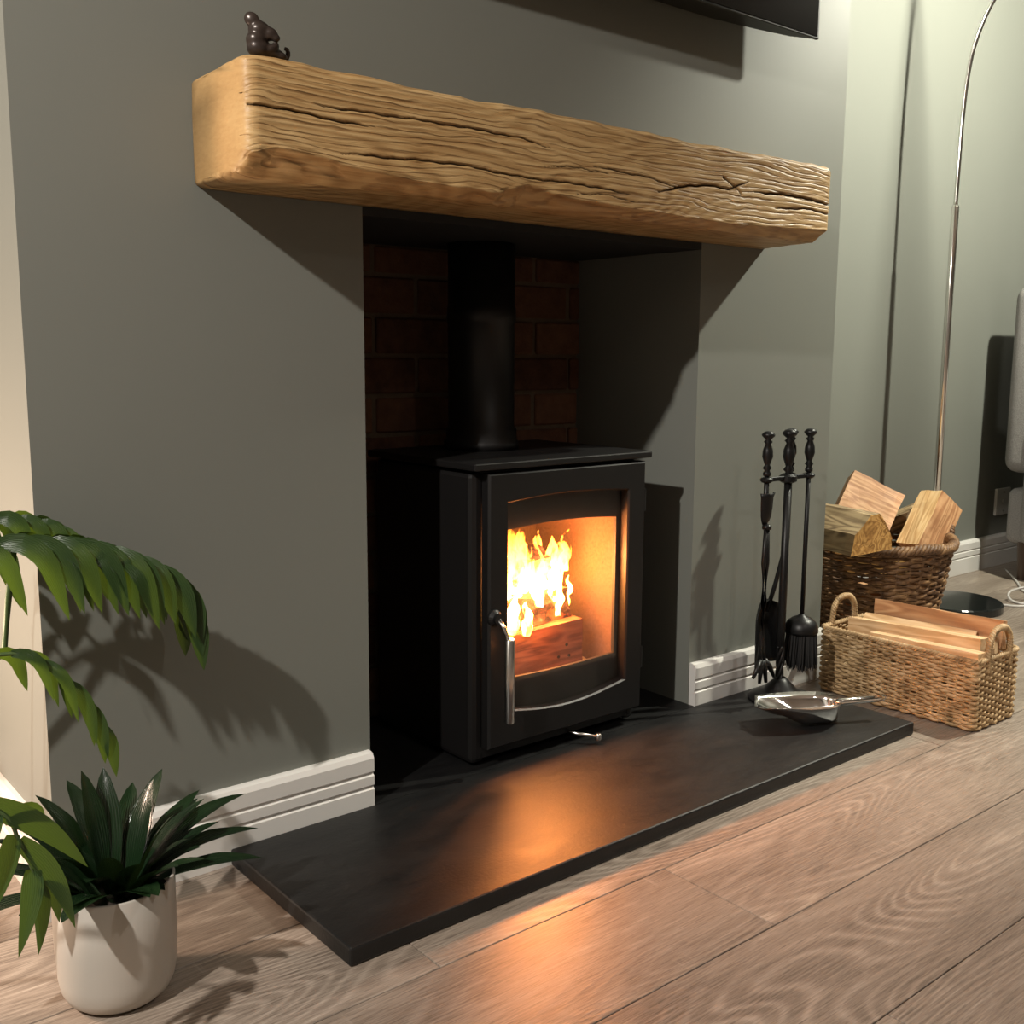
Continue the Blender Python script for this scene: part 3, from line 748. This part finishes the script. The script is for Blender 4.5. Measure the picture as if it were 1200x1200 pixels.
# ------------------------------------------------------------------ baskets
def weave(path_fn, per, rows, z0, z1, d, amp, ra, rb, seed, step=.0045, taper=None, jit=.0006, pair=1):
    rs = np.random.default_rng(seed); out = []
    n = int(per/step); s = np.arange(n)/n
    kst = int(round(per/d/2))*2
    for r_ in range(rows):
        z = z0+(z1-z0)*(r_+.5)/rows
        P, N = path_fn(s, z)
        wob = amp*np.sin(s*2*PI*kst/2+PI*((r_//pair) % 2))
        ph = rs.uniform(0, 6.28, 4)
        zz = z+jit*1.5*np.sin(s*2*PI*3+ph[0])+jit*np.sin(s*2*PI*11+ph[1])+jit*np.sin(s*2*PI*29+ph[2])
        Q = np.stack([P[:, 0]+N[:, 0]*wob, P[:, 1]+N[:, 1]*wob, zz], 1)
        th = 1+.16*np.sin(s*2*PI*17+ph[3])+.10*rs.standard_normal()*.6
        out.append(tube_arrays(Q, ra*th, rb*th, 6, True))
    sk = np.arange(kst)/kst+.0
    for q in sk:
        zz = np.linspace(z0, z1, 6); pts = []
        for z in zz:
            P, N = path_fn(np.array([q+.5/kst*0]), z); pts.append((P[0, 0], P[0, 1], z))
        out.append(tube_arrays(pts, ra*.8, k=5, up=(1, .2, 0)))
    return out
# small rectangular basket
KX0, KX1, KY0, KY1, KH = 1.607, 1.818, -.503, -.072, .172
def rect_path(x0, x1, y0, y1, rc, flare=0):
    def fn(s, z):
        e = flare*z; a0, a1, b0, b1 = x0-e, x1+e, y0-e, y1+e
        w_, h_ = a1-a0-2*rc, b1-b0-2*rc; q = PI*rc/2; per = 2*(w_+h_)+4*q
        t = (np.asarray(s) % 1)*per; P = np.zeros((len(t), 2)); N = np.zeros((len(t), 2))
        segs = [('l', (a0+rc, b0), (1, 0), (0, -1), w_), ('a', (a1-rc, b0+rc), -PI/2, None, q), ('l', (a1, b0+rc), (0, 1), (1, 0), h_), ('a', (a1-rc, b1-rc), 0, None, q),
                ('l', (a1-rc, b1), (-1, 0), (0, 1), w_), ('a', (a0+rc, b1-rc), PI/2, None, q), ('l', (a0, b1-rc), (0, -1), (-1, 0), h_), ('a', (a0+rc, b0+rc), PI, None, q)]
        acc = 0
        for kind, p, d_, n_, L in segs:
            m_ = (t >= acc-1e-9) & (t <= acc+L+1e-9); u = t[m_]-acc
            if kind == 'l':
                P[m_] = np.array(p)+u[:, None]*np.array(d_); N[m_] = n_
            else:
                a = d_+u/rc; c_ = np.stack([np.cos(a), np.sin(a)], 1); P[m_] = np.array(p)+rc*c_; N[m_] = c_
            acc += L
        return P, N
    return fn
kb = thing('kindling_basket', ((KX0+KX1)/2, (KY0+KY1)/2, 0), 'rectangular pale seagrass basket of kindling beside the hearth', 'basket')
f = partof(kb, kb)
kp = rect_path(KX0+.006, KX1-.006, KY0+.006, KY1-.006, .014)
f('woven_side', mesh_from(weave(kp, 1.26, 23, .004, KH-.006, .020, .0028, .0030, .0042, 1)), 'seagrass', True, kind='stuff')
f('base_panel', boxm(KX0+.012, KX1-.012, KY0+.012, KY1-.012, .004, .010), 'seagrass')
# braided rim
s = np.arange(420)/420; P, N = kp(s, KH)
rim = []
for ph in (0, 2*PI/3, 4*PI/3):
    a = s*2*PI*44+ph; rim.append(tube_arrays(np.stack([P[:, 0]+N[:, 0]*.0035*np.cos(a), P[:, 1]+N[:, 1]*.0035*np.cos(a), KH-.003+.0035*np.sin(a)], 1), .0034, k=6, closed=True))
f('rim', mesh_from(rim), 'seagrass', True)
def rope_handle(pts, r, turns, n=90):
    C = spline(pts, n); out = []
    T = np.gradient(C, axis=0); T /= np.linalg.norm(T, axis=1)[:, None]
    S_ = np.cross(T, np.array([.31, .9, .2])); S_ /= np.linalg.norm(S_, axis=1)[:, None]; U_ = np.cross(S_, T)
    for ph in (0, PI*2/3, PI*4/3):
        a = np.linspace(0, turns*2*PI, n)+ph
        out.append(tube_arrays(C+S_*(r*.55*np.cos(a))[:, None]+U_*(r*.55*np.sin(a))[:, None], r*.62, k=6))
    return mesh_from(out)
xm = (KX0+KX1)/2
for yy in (KY0+.006, KY1-.006):
    f('handle', rope_handle([(xm-.050, yy, KH-.035), (xm-.052, yy, KH), (xm-.045, yy, KH+.040), (xm-.02, yy, KH+.062), (xm+.02, yy, KH+.062), (xm+.045, yy, KH+.040), (xm+.052, yy, KH), (xm+.050, yy, KH-.035)], .0075, 14), 'seagrass', True)
# kindling
KG = 'kindling in the seagrass basket'
def stick(sec, L, p0, p1, seed, mat, label, group=KG, name='kindling_stick', cat='kindling', roll=0, jit=.003):
    o = link(name, split_log(sec, L, seed, jit=jit), mat, label=label, cat=cat, group=group)
    d = (Vector(p1)-Vector(p0)).normalized(); side = Vector((0, 0, 1)).cross(d).normalized(); up = d.cross(side)
    rot = Matrix((d, side, up)).transposed().to_4x4() @ Matrix.Rotation(roll, 4, 'X')
    o.matrix_world = Matrix.Translation(p0) @ rot; return o
stick([(-.018, -.014), (.018, -.018), (.016, .016), (-.018, .016)], .285, (1.640, -.212, .163), (1.634, -.486, .172), 31, 'pine', 'short pale square kindling stick nearest the basket front edge')
stick([(-.022, -.022), (.020, -.018), (.022, .017), (-.016, .022)], .35, (1.688, -.120, .172), (1.694, -.480, .188), 32, 'pine', 'long pale kindling stick in the middle of the seagrass basket', roll=.05)
stick([(-.008, -.035), (.012, -.035), (.012, .033), (-.006, .036)], .34, (1.765, -.140, .197), (1.768, -.480, .205), 33, 'log_red', 'tall thin reddish board standing along the basket back edge')
stick([(-.018, -.014), (.018, -.016), (.012, .018)], .30, (1.730, -.125, .180), (1.735, -.46, .190), 34, 'pine', 'pale wedge of kindling half hidden behind the long stick')
stick([(-.02, -.02), (.02, -.02), (.014, .018), (-.02, .016)], .36, (1.66, -.11, .110), (1.665, -.47, .118), 35, 'pine', 'pale kindling stick low in the basket under the others')
stick([(-.02, -.02), (.02, -.02), (.018, .018), (-.014, .02)], .36, (1.76, -.11, .105), (1.755, -.47, .112), 36, 'log_gold', 'golden kindling stick lowest against the basket back side')
for i, (xx, yy, rz) in enumerate(((1.735, -.478, .6), (1.70, -.486, -.4))):
    stick([(-.005, -.006), (.005, -.006), (.004, .006)], .06, (xx, yy, .165), (xx+.02, yy+.01, .22-.012*i), 40+i, 'pine', ['small upright wood splinter by the near basket handle', 'thin upright wood splinter leaning on the near stick ends'][i], jit=.001)

# round wicker basket
WX, WY, WR0, WR1, WH = 2.285, .195, .180, .236, .305
wb = thing('log_basket', (WX, WY, 0), 'round brown wicker log basket in the alcove corner', 'basket')
f = partof(wb, wb)
def circ(s, z):
    a = np.asarray(s)*2*PI; r_ = WR0+(WR1-WR0)*min(1.0, z/WH)**.8
    N = np.stack([np.cos(a), np.sin(a)], 1); return np.array([WX, WY])+N*r_, N
f('woven_side', mesh_from(weave(circ, 1.35, 26, .006, WH-.02, .038, .0046, .0044, .0056, 2, step=.006, jit=.0013)), 'wicker', True, kind='stuff')
f('base_panel', lathe(bmesh.new(), [(.17, .004), (.172, .014)], (WX, WY, 0), 30), 'wicker')
s = np.arange(300)/300; P, N = circ(s, WH); rim = []
for ph in range(4):
    a = s*2*PI*26+ph*PI/2; rim.append(tube_arrays(np.stack([P[:, 0]+N[:, 0]*.010*np.cos(a), P[:, 1]+N[:, 1]*.010*np.cos(a), WH-.012+.010*np.sin(a)+.004*np.sin(a*.23)], 1), .0072, k=6, closed=True))
f('rim', mesh_from(rim), 'wicker', True)
for a0 in (-.42, PI-.42):
    c_ = Vector((math.cos(a0), math.sin(a0), 0)); t__ = Vector((-c_.y, c_.x, 0)); b_ = Vector((WX, WY, 0))+c_*(WR1+.004)
    pts = [b_+t__*u+c_*o_+Vector((0, 0, z)) for u, o_, z in ((-.055, 0, WH-.03), (-.055, .004, WH+.01), (-.035, .012, WH+.036), (0, .016, WH+.046), (.035, .012, WH+.036), (.055, .004, WH+.01), (.055, 0, WH-.03))]
    f('handle', rope_handle(pts, .0105, 9), 'wicker', True)
LG = 'split logs in the wicker basket'
def blog(sec, L, p0, p1, seed, mat, label, roll=0, jit=.005):
    return stick(sec, L, p0, p1, seed, mat, label, LG, 'split_log', 'log', roll, jit)

# ------------------------------------------------------------------ arc floor lamp
LX, LY = 2.757, .25
al = thing('arc_floor_lamp', (LX, LY-.06, 0), 'chrome arc floor lamp on a round black base in the alcove', 'floor lamp')
f = partof(al, al)
bo = f('base', lathe(bmesh.new(), [(.160, .0005), (.163, .004), (.163, .024), (.159, .028)], (2.762, .168, 0), 56), 'black_base')
f('pole_socket', lathe(bmesh.new(), [(.024, .028), (.024, .036), (.016, .04)], (LX, LY, 0), 20), 'steel')
sm(f('lower_pole', lathe(bmesh.new(), [(.0125, .03), (.0125, 1.362), (.0095, 1.368)], (LX, LY, 0), 16), 'chrome'))
arc = spline([(LX, LY, 1.36), (LX, LY-.002, 1.50), (LX, LY-.004, 1.64), (LX+.002, LY-.012, 1.78), (LX+.006, LY-.030, 1.885), (LX+.012, LY-.078, 2.00), (LX+.02, LY-.18, 2.13), (LX+.03, LY-.36, 2.23), (LX+.04, LY-.62, 2.25), (LX+.05, LY-.90, 2.17), (LX+.05, LY-1.08, 2.02)], 80)
f('arc_arm', tubem(arc, .0075, 10, up=(0, 1, 0)), 'chrome', True)
f('lamp_shade', lathe(bmesh.new(), [(.02, 0), (.05, -.02), (.10, -.07), (.13, -.14), (.127, -.14), (.097, -.07), (.048, -.023), (.015, -.006)], (LX+.05, LY-1.08, 2.02), 32), 'shade', True)
cb = spline([(2.905, .12, .006), (2.95, .02, .005), (3.02, -.03, .02), (3.07, .03, .055), (3.04, .10, .03), (3.00, .06, .005), (3.06, -.06, .005), (3.16, -.12, .03), (3.22, -.05, .035), (3.17, .02, .006), (3.2, .12, .005), (3.35, .22, .005), (3.55, .36, .006)], 120)
f('power_cable', tubem(cb, .0045, 8), 'cable', True)

# ------------------------------------------------------------------ wall socket
so = thing('wall_socket', (3.667, AD, .268), 'square white electric socket on the alcove wall above the baseboard', 'socket')
f = partof(so, so)
f('face_plate', boxm(3.607, 3.727, AD-.012, AD-.0005, .212, .324, bev=.003), 'cream_plastic')
f('outlet_ring', lathe(bmesh.new(), [(.010, 0), (.010, .003)], n=16), 'cream_plastic').data.transform(Matrix.Translation((3.667, AD-.012, .268)) @ Matrix.Rotation(PI/2, 4, 'X'))
for dz in (-.04, .04):
    f('screw', lathe(bmesh.new(), [(.004, 0), (.004, .001)], n=10), 'steel').data.transform(Matrix.Translation((3.667, AD-.012, .268+dz)) @ Matrix.Rotation(PI/2, 4, 'X'))

# ------------------------------------------------------------------ armchair
ac = thing('armchair', (3.76, -.05, 0), 'grey tweed armchair at the right edge beside the socket', 'armchair')
f = partof(ac, ac)
f('backrest', boxm(3.372, 4.12, .16, .33, .42, 1.135, bev=.05, seg=4), 'tweed', True)
f('arm', boxm(3.345, 3.50, -.48, .24, .14, .64, bev=.05, seg=4), 'tweed', True)
f('arm', boxm(3.99, 4.145, -.48, .24, .14, .64, bev=.05, seg=4), 'tweed', True)
f('seat_base', boxm(3.40, 4.09, -.46, .31, .14, .36, bev=.03, seg=3), 'tweed', True)
f('seat_cushion', boxm(3.505, 3.985, -.50, .17, .36, .50, bev=.04, seg=4), 'tweed', True)
for xx in (3.43, 4.06):
    for yy in (-.42, .24): f('leg', lathe(bmesh.new(), [(.016, 0), (.026, .15)], (xx, yy, 0), 14), 'legwood')

# ------------------------------------------------------------------ television
tv = thing('television', (.72, -.06, 1.578), 'black flat television on the wall above the mantel beam', 'television')
f = partof(tv, tv)
TX1, TX0 = 1.470, -.0
f('screen', boxm(TX0+.008, TX1-.008, -.0905, -.0885, 1.592, 2.29), 'tv_screen')
f('bezel', boxm(TX0, TX1, -.089, -.080, 1.587, 2.30, bev=.002), 'tv_black')
bm = bmesh.new(); n = 24; A = []; B = []
for i in range(n+1):
    t = i/n; x = TX0+.004+(TX1-TX0-.008)*t; e = min(t, 1-t)*(TX1-TX0)
    dpt = .055*min(1, (e/.30))**.55
    A.append((x, -.080+dpt)); 
pts = [(TX0+.004, -.081)]+A+[(TX1-.004, -.081)]
a = [bm.verts.new((x, y, 1.589)) for x, y in pts]; b = [bm.verts.new((x, y, 2.298)) for x, y in pts]
bm.faces.new(a); bm.faces.new(b[::-1])
for i in range(len(pts)): bm.faces.new((a[i], a[(i+1) % len(pts)], b[(i+1) % len(pts)], b[i]))
f('back_shell', bm, 'tv_black')
f('wall_bracket', boxm(.52, .92, -.026, -.0005, 1.75, 2.1), 'tv_black')

# ------------------------------------------------------------------ bronze figurine
bm = bmesh.new()
def blob(c, r, rot=(0, 0, 0)):
    q = bmesh.ops.create_icosphere(bm, subdivisions=3, radius=1)
    mm = Matrix.Translation(c) @ (Matrix.Rotation(rot[2], 4, 'Z') @ Matrix.Rotation(rot[1], 4, 'Y') @ Matrix.Rotation(rot[0], 4, 'X')) @ Matrix.Diagonal((r[0], r[1], r[2], 1))
    for v in q['verts']: v.co = mm @ v.co
fx, fy, fz = .036, -.150, 1.286
blob((-.006, 0, .016), (.018, .016, .017)); blob((-.009, 0, .028), (.0160, .0155, .016))
blob((.014, 0, .010), (.020, .015, .010)); blob((-.005, -.001, .044), (.0165, .0160, .0155)); blob((.006, -.010, .039), (.0130, .0105, .0110), (0, .5, -.7)); blob((.0135, -.0165, .032), (.0065, .0060, .0060))
blob((.010, -.011, .017), (.007, .007, .013), (0, .9, 0)); blob((.010, .010, .017), (.007, .007, .013), (0, .9, 0)); blob((.024, -.008, .007), (.011, .007, .007)); blob((.024, .008, .007), (.011, .007, .007))
blob((-.017, -.002, .059), (.0110, .0070, .0130), (0, -.45, -.6)); blob((.002, .012, .058), (.0070, .0045, .0100), (0, .1, .3))
bm.transform(Matrix.Translation((fx, fy, fz)))
fg = link('animal_figurine', bm, 'bronze', label='small dark bronze sitting animal figurine on the mantel beam', cat='figurine')
md = fg.modifiers.new('r', 'REMESH'); md.mode = 'VOXEL'; md.voxel_size = .0012; md.use_smooth_shade = True
dg = bpy.context.evaluated_depsgraph_get(); me = bpy.data.meshes.new_from_object(fg.evaluated_get(dg)); fg.modifiers.clear(); fg.data = me
me.polygons.foreach_set('use_smooth', [True]*len(me.polygons))
bmt = bmesh.new(); bmt.from_mesh(me)
for _ in range(14): bmesh.ops.smooth_vert(bmt, verts=bmt.verts, factor=.5, use_axis_x=True, use_axis_y=True, use_axis_z=True)
bmt.to_mesh(me); bmt.free()
# origin at its base
me.transform(Matrix.Diagonal((1, 1, .86, 1)) @ Matrix.Translation((-fx, -fy, -fz))); fg.location = (fx, fy, fz)
tl = link('tail', tubem([(.030, .004, .004), (.036, .003, .005), (.0395, .002, .008), (.0405, .0, .012), (.0400, -.001, .016), (.0380, -.002, .019), (.0352, -.003, .0195), (.0338, -.003, .017)], np.array([.004, .0038, .0037, .0036, .0034, .0030, .0026, .0012]), 10, up=(0, 1, 0)), 'bronze', smooth=True); tl.parent = fg

# ------------------------------------------------------------------ plants
def leaf_mesh(C, width, up, fold=.25, wf=None, n=None, curl=0.0):
    """strap leaf along centre line C, width profile wf(t), V-fold"""
    C = np.asarray(C, float); n = len(C); T = np.gradient(C, axis=0); T /= np.linalg.norm(T, axis=1)[:, None]
    S_ = np.cross(T, np.array(up, float)); S_ /= np.linalg.norm(S_, axis=1)[:, None]+1e-9; N_ = np.cross(S_, T)
    t = np.linspace(0, 1, n); w_ = width*(wf(t) if wf else np.sin(PI*np.clip(.06+.94*t, 0, 1))**.7)
    us = np.array([-1, -.5, 0, .5, 1.])
    V_ = []; UV = []
    for i in range(n):
        for u in us:
            V_.append(C[i]+S_[i]*u*w_[i]+N_[i]*(abs(u)*w_[i]*fold)); UV.append((u*.5+.5, t[i]))
    F = [(i*5+j, i*5+j+1, (i+1)*5+j+1, (i+1)*5+j) for i in range(n-1) for j in range(4)]
    me = bpy.data.meshes.new('leaf'); me.from_pydata([tuple(v) for v in V_], [], F); me.update()
    uvl = me.uv_layers.new(name='UVMap'); uvl.data.foreach_set('uv', np.array([UV[l.vertex_index] for l in me.loops]).reshape(-1))
    return me
# white pot with glossy dark plant
PX_, PY_, PR, PH = -.272, -.260, .0785, .165
pp = thing('potted_plant', (PX_, PY_, 0), 'glossy dark green leafy plant in a cream ceramic pot by the hearth', 'potted plant')
f = partof(pp, pp)
sm(f('pot', lathe(bmesh.new(), [(.050, .0005), (.060, .003), (.068, .010), (.0735, .022), (.0765, .040), (PR, .09), (PR+.0005, PH-.002), (PR-.001, PH), (PR-.004, PH-.001), (PR-.005, PH-.03), (PR-.006, .10)], (PX_, PY_, 0), 56), 'ceramic'))
f('soil', lathe(bmesh.new(), [(.072, .12), (.0725, .135), (.03, .139)], (PX_, PY_, 0), 28), 'soil', True)
rs = random.Random(12)
def strap(az, el, L, wd, droop, base=(0, 0), twist=0.0, z0=.135):
    d = Vector((math.cos(az)*math.cos(el), math.sin(az)*math.cos(el), math.sin(el)))
    P0 = Vector((PX_+base[0], PY_+base[1], z0)); C = []
    for i in range(12):
        t = i/11; q = P0+d*L*t+Vector((0, 0, -droop*L*t**2.2-.10*L*max(0, t-.6)**1.5))+Vector((math.cos(az), math.sin(az), 0))*(.10*L*t**3)+Vector((-math.sin(az), math.cos(az), 0))*twist*L*t*t
        C.append(tuple(q))
    me = leaf_mesh(C, wd, (0, 0, 1) if el < 1.2 else (-math.cos(az), -math.sin(az), .3), .22, lambda t: (np.clip(.35+t*1.6, 0, 1))*np.clip((1-t)*2.7, 0, 1)**.62)
    f('leaf', me, 'drac', True)
# azimuth measured from +x; camera looks from (-0.45,-1.37) relative
explicit = [(.15, .55, .195, .017, .25), (.35, .72, .18, .016, .16), (-.05, .36, .165, .018, .22), (.75, 1.0, .165, .017, .06), (1.0, .75, .17, .017, .1), (-.35, .28, .135, .018, .22),
            (1.35, 1.25, .165, .018, .02), (1.8, 1.05, .165, .018, .06), (2.3, 1.1, .16, .019, .05), (2.7, .85, .16, .02, .1), (2.95, .6, .17, .019, .18), (3.3, .42, .165, .017, .28), (3.6, .75, .13, .018, .12),
            (-.9, .95, .12, .017, .12), (-1.5, .6, .11, .017, .18), (-2.2, .75, .12, .017, .2), (-2.7, .50, .12, .016, .2), (.5, 1.3, .15, .016, .03), (2.0, 1.4, .17, .017, .02), (-.6, 1.2, .13, .016, .05), (-3.0, 1.1, .14, .018, .08),
            (.55, .5, .15, .016, .2), (1.5, .6, .13, .016, .2), (-1.9, 1.2, .11, .016, .1), (.05, .95, .15, .016, .1), (-1.15, .62, .10, .016, .2)]
for i in range(22):
    explicit.append((i*2.4+rs.uniform(-.3, .3), rs.uniform(.6, 1.2), rs.uniform(.11, .165), rs.uniform(.014, .020), rs.uniform(.10, .34)))
for i, e in enumerate(explicit):
    off_ = .046 if e[1] < .62 else .022
    strap(*e, base=(rs.uniform(-.012, .012)+off_*math.cos(e[0]), rs.uniform(-.012, .012)+off_*math.sin(e[0])), twist=rs.uniform(-.10, .10), z0=.155 if e[1] < .62 else .14)

# palm at the left edge
AX, AY = -.66, -.16
pm = thing('palm_plant', (AX, AY, 0), 'green palm with arching fronds hanging in from the left edge', 'palm')
f = partof(pm, pm)
sm(f('pot', lathe(bmesh.new(), [(.085, .0005), (.10, .006), (.12, .19), (.122, .20), (.112, .20), (.108, .16)], (AX, AY, 0), 40), 'ceramic'))
f('soil', lathe(bmesh.new(), [(.10, .15), (.109, .17), (.04, .175)], (AX, AY, 0), 24), 'soil', True)
def frond(ctrl, nl, L0, wd, t0, seed, hang=.9, spread=.35, tipL=.6, lean=None):
    rs = random.Random(seed); C = spline(ctrl, 40)
    fr = f('frond', tubem(C, np.linspace(.0042, .0012, 40), 7), 'stem', True)
    T = np.gradient(C, axis=0); T /= np.linalg.norm(T, axis=1)[:, None]
    for i in range(nl):
        t = t0+(1-t0)*(i+.3)/nl; q = min(39, int(t*39)); p0 = Vector(C[q]); tg_ = Vector(T[q])
        sd = 1 if i % 2 else -1
        side = tg_.cross(Vector((0, 0, 1))).normalized()*sd
        L = L0*(1-(1-tipL)*t**2)*rs.uniform(.88, 1.1)*(.75+.25*min(1, (t-t0)*8+.3))
        P_ = []
        d0 = (tg_*(.55+.25*rs.random())+side*spread*rs.uniform(.7, 1.3)+Vector((0, 0, .10))).normalized()
        d1 = (Vector((0, 0, -1))*hang+tg_*.22+side*.12).normalized()
        if lean: d1 = (d1+Vector(lean)).normalized()
        p = p0.copy(); n = 11
        for k in range(n):
            P_.append(tuple(p)); u = k/(n-1); w_ = min(1, u*1.9)**.8; d = (d0*(1-w_)+d1*w_).normalized(); p = p+d*(L/(n-1))
        me = leaf_mesh(P_, wd*rs.uniform(.85, 1.15), (rs.uniform(-.5, .25), -1.0, rs.uniform(0, .3)), .18, lambda t: np.sin(PI*np.clip(.10+.90*t, 0, 1)**.8)**.85)
        f('leaflet', me, 'palm', True, sub=None).parent = fr
        o_ = fr.children[-1]; o_.matrix_parent_inverse = Matrix.Identity(4)
    return fr
# leaflets are given in world space, the frond carries the offset of the plant
frond([(AX+.03, AY, .17), (-.60, -.13, .40), (-.46, -.11, .575), (-.351, -.10, .605), (-.28, -.10, .598), (-.236, -.10, .590), (-.177, -.10, .566), (-.125, -.10, .535), (-.098, -.10, .505), (-.088, -.10, .475)], 32, .160, .0150, .27, 1, spread=.55)
frond([(AX+.02, AY+.02, .17), (-.58, -.08, .45), (-.44, -.05, .595), (-.345, -.05, .632), (-.28, -.05, .622), (-.235, -.05, .595), (-.195, -.05, .565)], 18, .095, .0105, .34, 2)
frond([(AX+.03, AY-.02, .17), (-.58, -.16, .34), (-.45, -.15, .450), (-.368, -.15, .466), (-.321, -.15, .450), (-.284, -.15, .411), (-.255, -.15, .365), (-.238, -.15, .325)], 10, .120, .0095, .40, 3, spread=.3)
fr = frond([(AX+.02, AY-.03, .17), (-.64, -.30, .40), (-.55, -.42, .44), (-.452, -.45, .378), (-.431, -.45, .337), (-.419, -.45, .298), (-.416, -.45, .280)], 0, .1, .01, .6, 4)
for (xa, za), (xb, zb2), wd, dy in (((-.470, .392), (-.363, .288), .0135, -.01), ((-.431, .337), (-.382, .223), .0115, -.015), ((-.419, .300), (-.444, .213), .0115, -.02), ((-.417, .284), (-.420, .200), .0100, -.005), ((-.417, .284), (-.392, .222), .0095, .01),
                                   ((-.436, .345), (-.470, .250), .0110, .0), ((-.452, .375), (-.490, .300), .0110, -.01), ((-.445, .362), (-.395, .345), .0080, .03)):
    C_ = [(xa+(xb-xa)*t+.006*math.sin(PI*t), -.45+dy*t, za+(zb2-za)*t+.010*math.sin(PI*t)) for t in np.linspace(0, 1, 11)]
    o_ = f('leaflet', leaf_mesh(C_, wd, (-.3, -1, .25), .15, lambda t: np.sin(PI*np.clip(.12+.88*t, 0, 1)**.8)**.85), 'palm', True); o_.parent = fr; o_.matrix_parent_inverse = Matrix.Identity(4)
frond([(AX, AY+.02, .17), (-.66, -.10, .50), (-.72, -.02, .72), (-.84, .05, .80), (-.95, .08, .74)], 18, .14, .012, .4, 5)
frond([(AX-.02, AY, .17), (-.72, -.20, .50), (-.84, -.26, .66), (-.98, -.30, .66)], 18, .14, .012, .4, 6)
f('cane', tubem([(AX+.05, AY+.01, .16), (-.50, -.06, .30), (-.40, -.06, .38), (-.343, -.065, .45), (-.336, -.08, .53), (-.330, -.10, .602)], .0045, 8), 'stem', True)

# small lamp in the left alcove (outside the picture), lighting the plants from behind
LLX, LLY = -.80, .17
fl_ = thing('table_lamp', (LLX, LLY, 0), 'warm globe lamp on the floor in the left alcove behind the palm', 'lamp')
f = partof(fl_, fl_)
f('base', lathe(bmesh.new(), [(.06, .0005), (.06, .012), (.012, .02), (.010, .40), (.03, .41)], (LLX, LLY, 0), 24), 'steel', True)
l = bpy.data.lights.new('lamp_bulb', 'POINT'); l.energy = 34; l.color = (1.0, .72, .54); l.shadow_soft_size = .06
o = bpy.data.objects.new('lamp_bulb', l); COL.objects.link(o); o.location = (LLX, LLY, .48)

# split logs in the round basket
RX, RF, RZ = Vector((.772, -.636, 0)), Vector((.636, .772, 0)), Vector((0, 0, 1))
def vec(a, b, c): return (RX*a+RF*b+RZ*c).normalized()
def block(center, a, b, sec, L, seed, mat, label, jit=.004, mat_end=None):
    o = link('split_log', split_log(sec, L, seed, jit=jit), mat, label=label, cat='log', group=LG)
    if mat_end: 
        o.data.materials.append(M[mat_end])
        for p_ in o.data.polygons:
            if len(p_.vertices) > 4: p_.material_index = 1
    b = (b-a*a.dot(b)).normalized(); c = a.cross(b)
    o.matrix_world = Matrix.Translation(Vector(center)-a*L/2) @ Matrix((a, b, c)).transposed().to_4x4(); return o
a_ = vec(.45, .35, .75); b_ = vec(.75, .35, -.61)
o = block((2.440, .095, .328), a_, b_, rect(.115, .085), .20, 52, 'log_red', 'squared log with a top face coloured as lit leaning over the right basket rim')
o.data.materials.append(M['log_lit'])
for p_ in o.data.polygons:
    if p_.normal.y < -.7 or p_.normal.x > .7: p_.material_index = 1  # upper side and end coloured paler, standing in for light from above
block((2.300, .235, .390), vec(.85, -.2, -.43), vec(-.5, -.51, -.75), rect(.16, .06), .175, 51, 'log_red', 'reddish split log standing highest at the back of the basket')
block((1.960, .105, .375), vec(-.6, .8, .05), vec(.8, .6, 0), [(-.10, .055), (.10, .055), (.085, .01), (.02, -.055), (-.02, -.055), (-.085, .0)], .22, 53, 'bark', 'golden wedge log with bark lying at the left side of the basket', .006, 'log_gold')
block((2.30, .19, .095), vec(1, .2, .1), vec(-.2, 1, 0), rect(.11, .10), .30, 54, 'log_red', 'split log lying low inside the wicker basket')
block((2.20, .17, .235), vec(1, .1, -.1), vec(-.1, 1, 0), rect(.09, .07), .24, 56, 'log_gold', 'golden split log wedged beneath the upper logs')
block((2.465, .205, .335), vec(.6, -.3, .35), vec(.3, .9, 0), [(-.03, -.02), (0, -.035), (.03, -.02), (.03, .02), (0, .035), (-.03, .02)], .12, 55, 'bark', 'small round stick behind the squared leaning log', .003, 'log_gold')
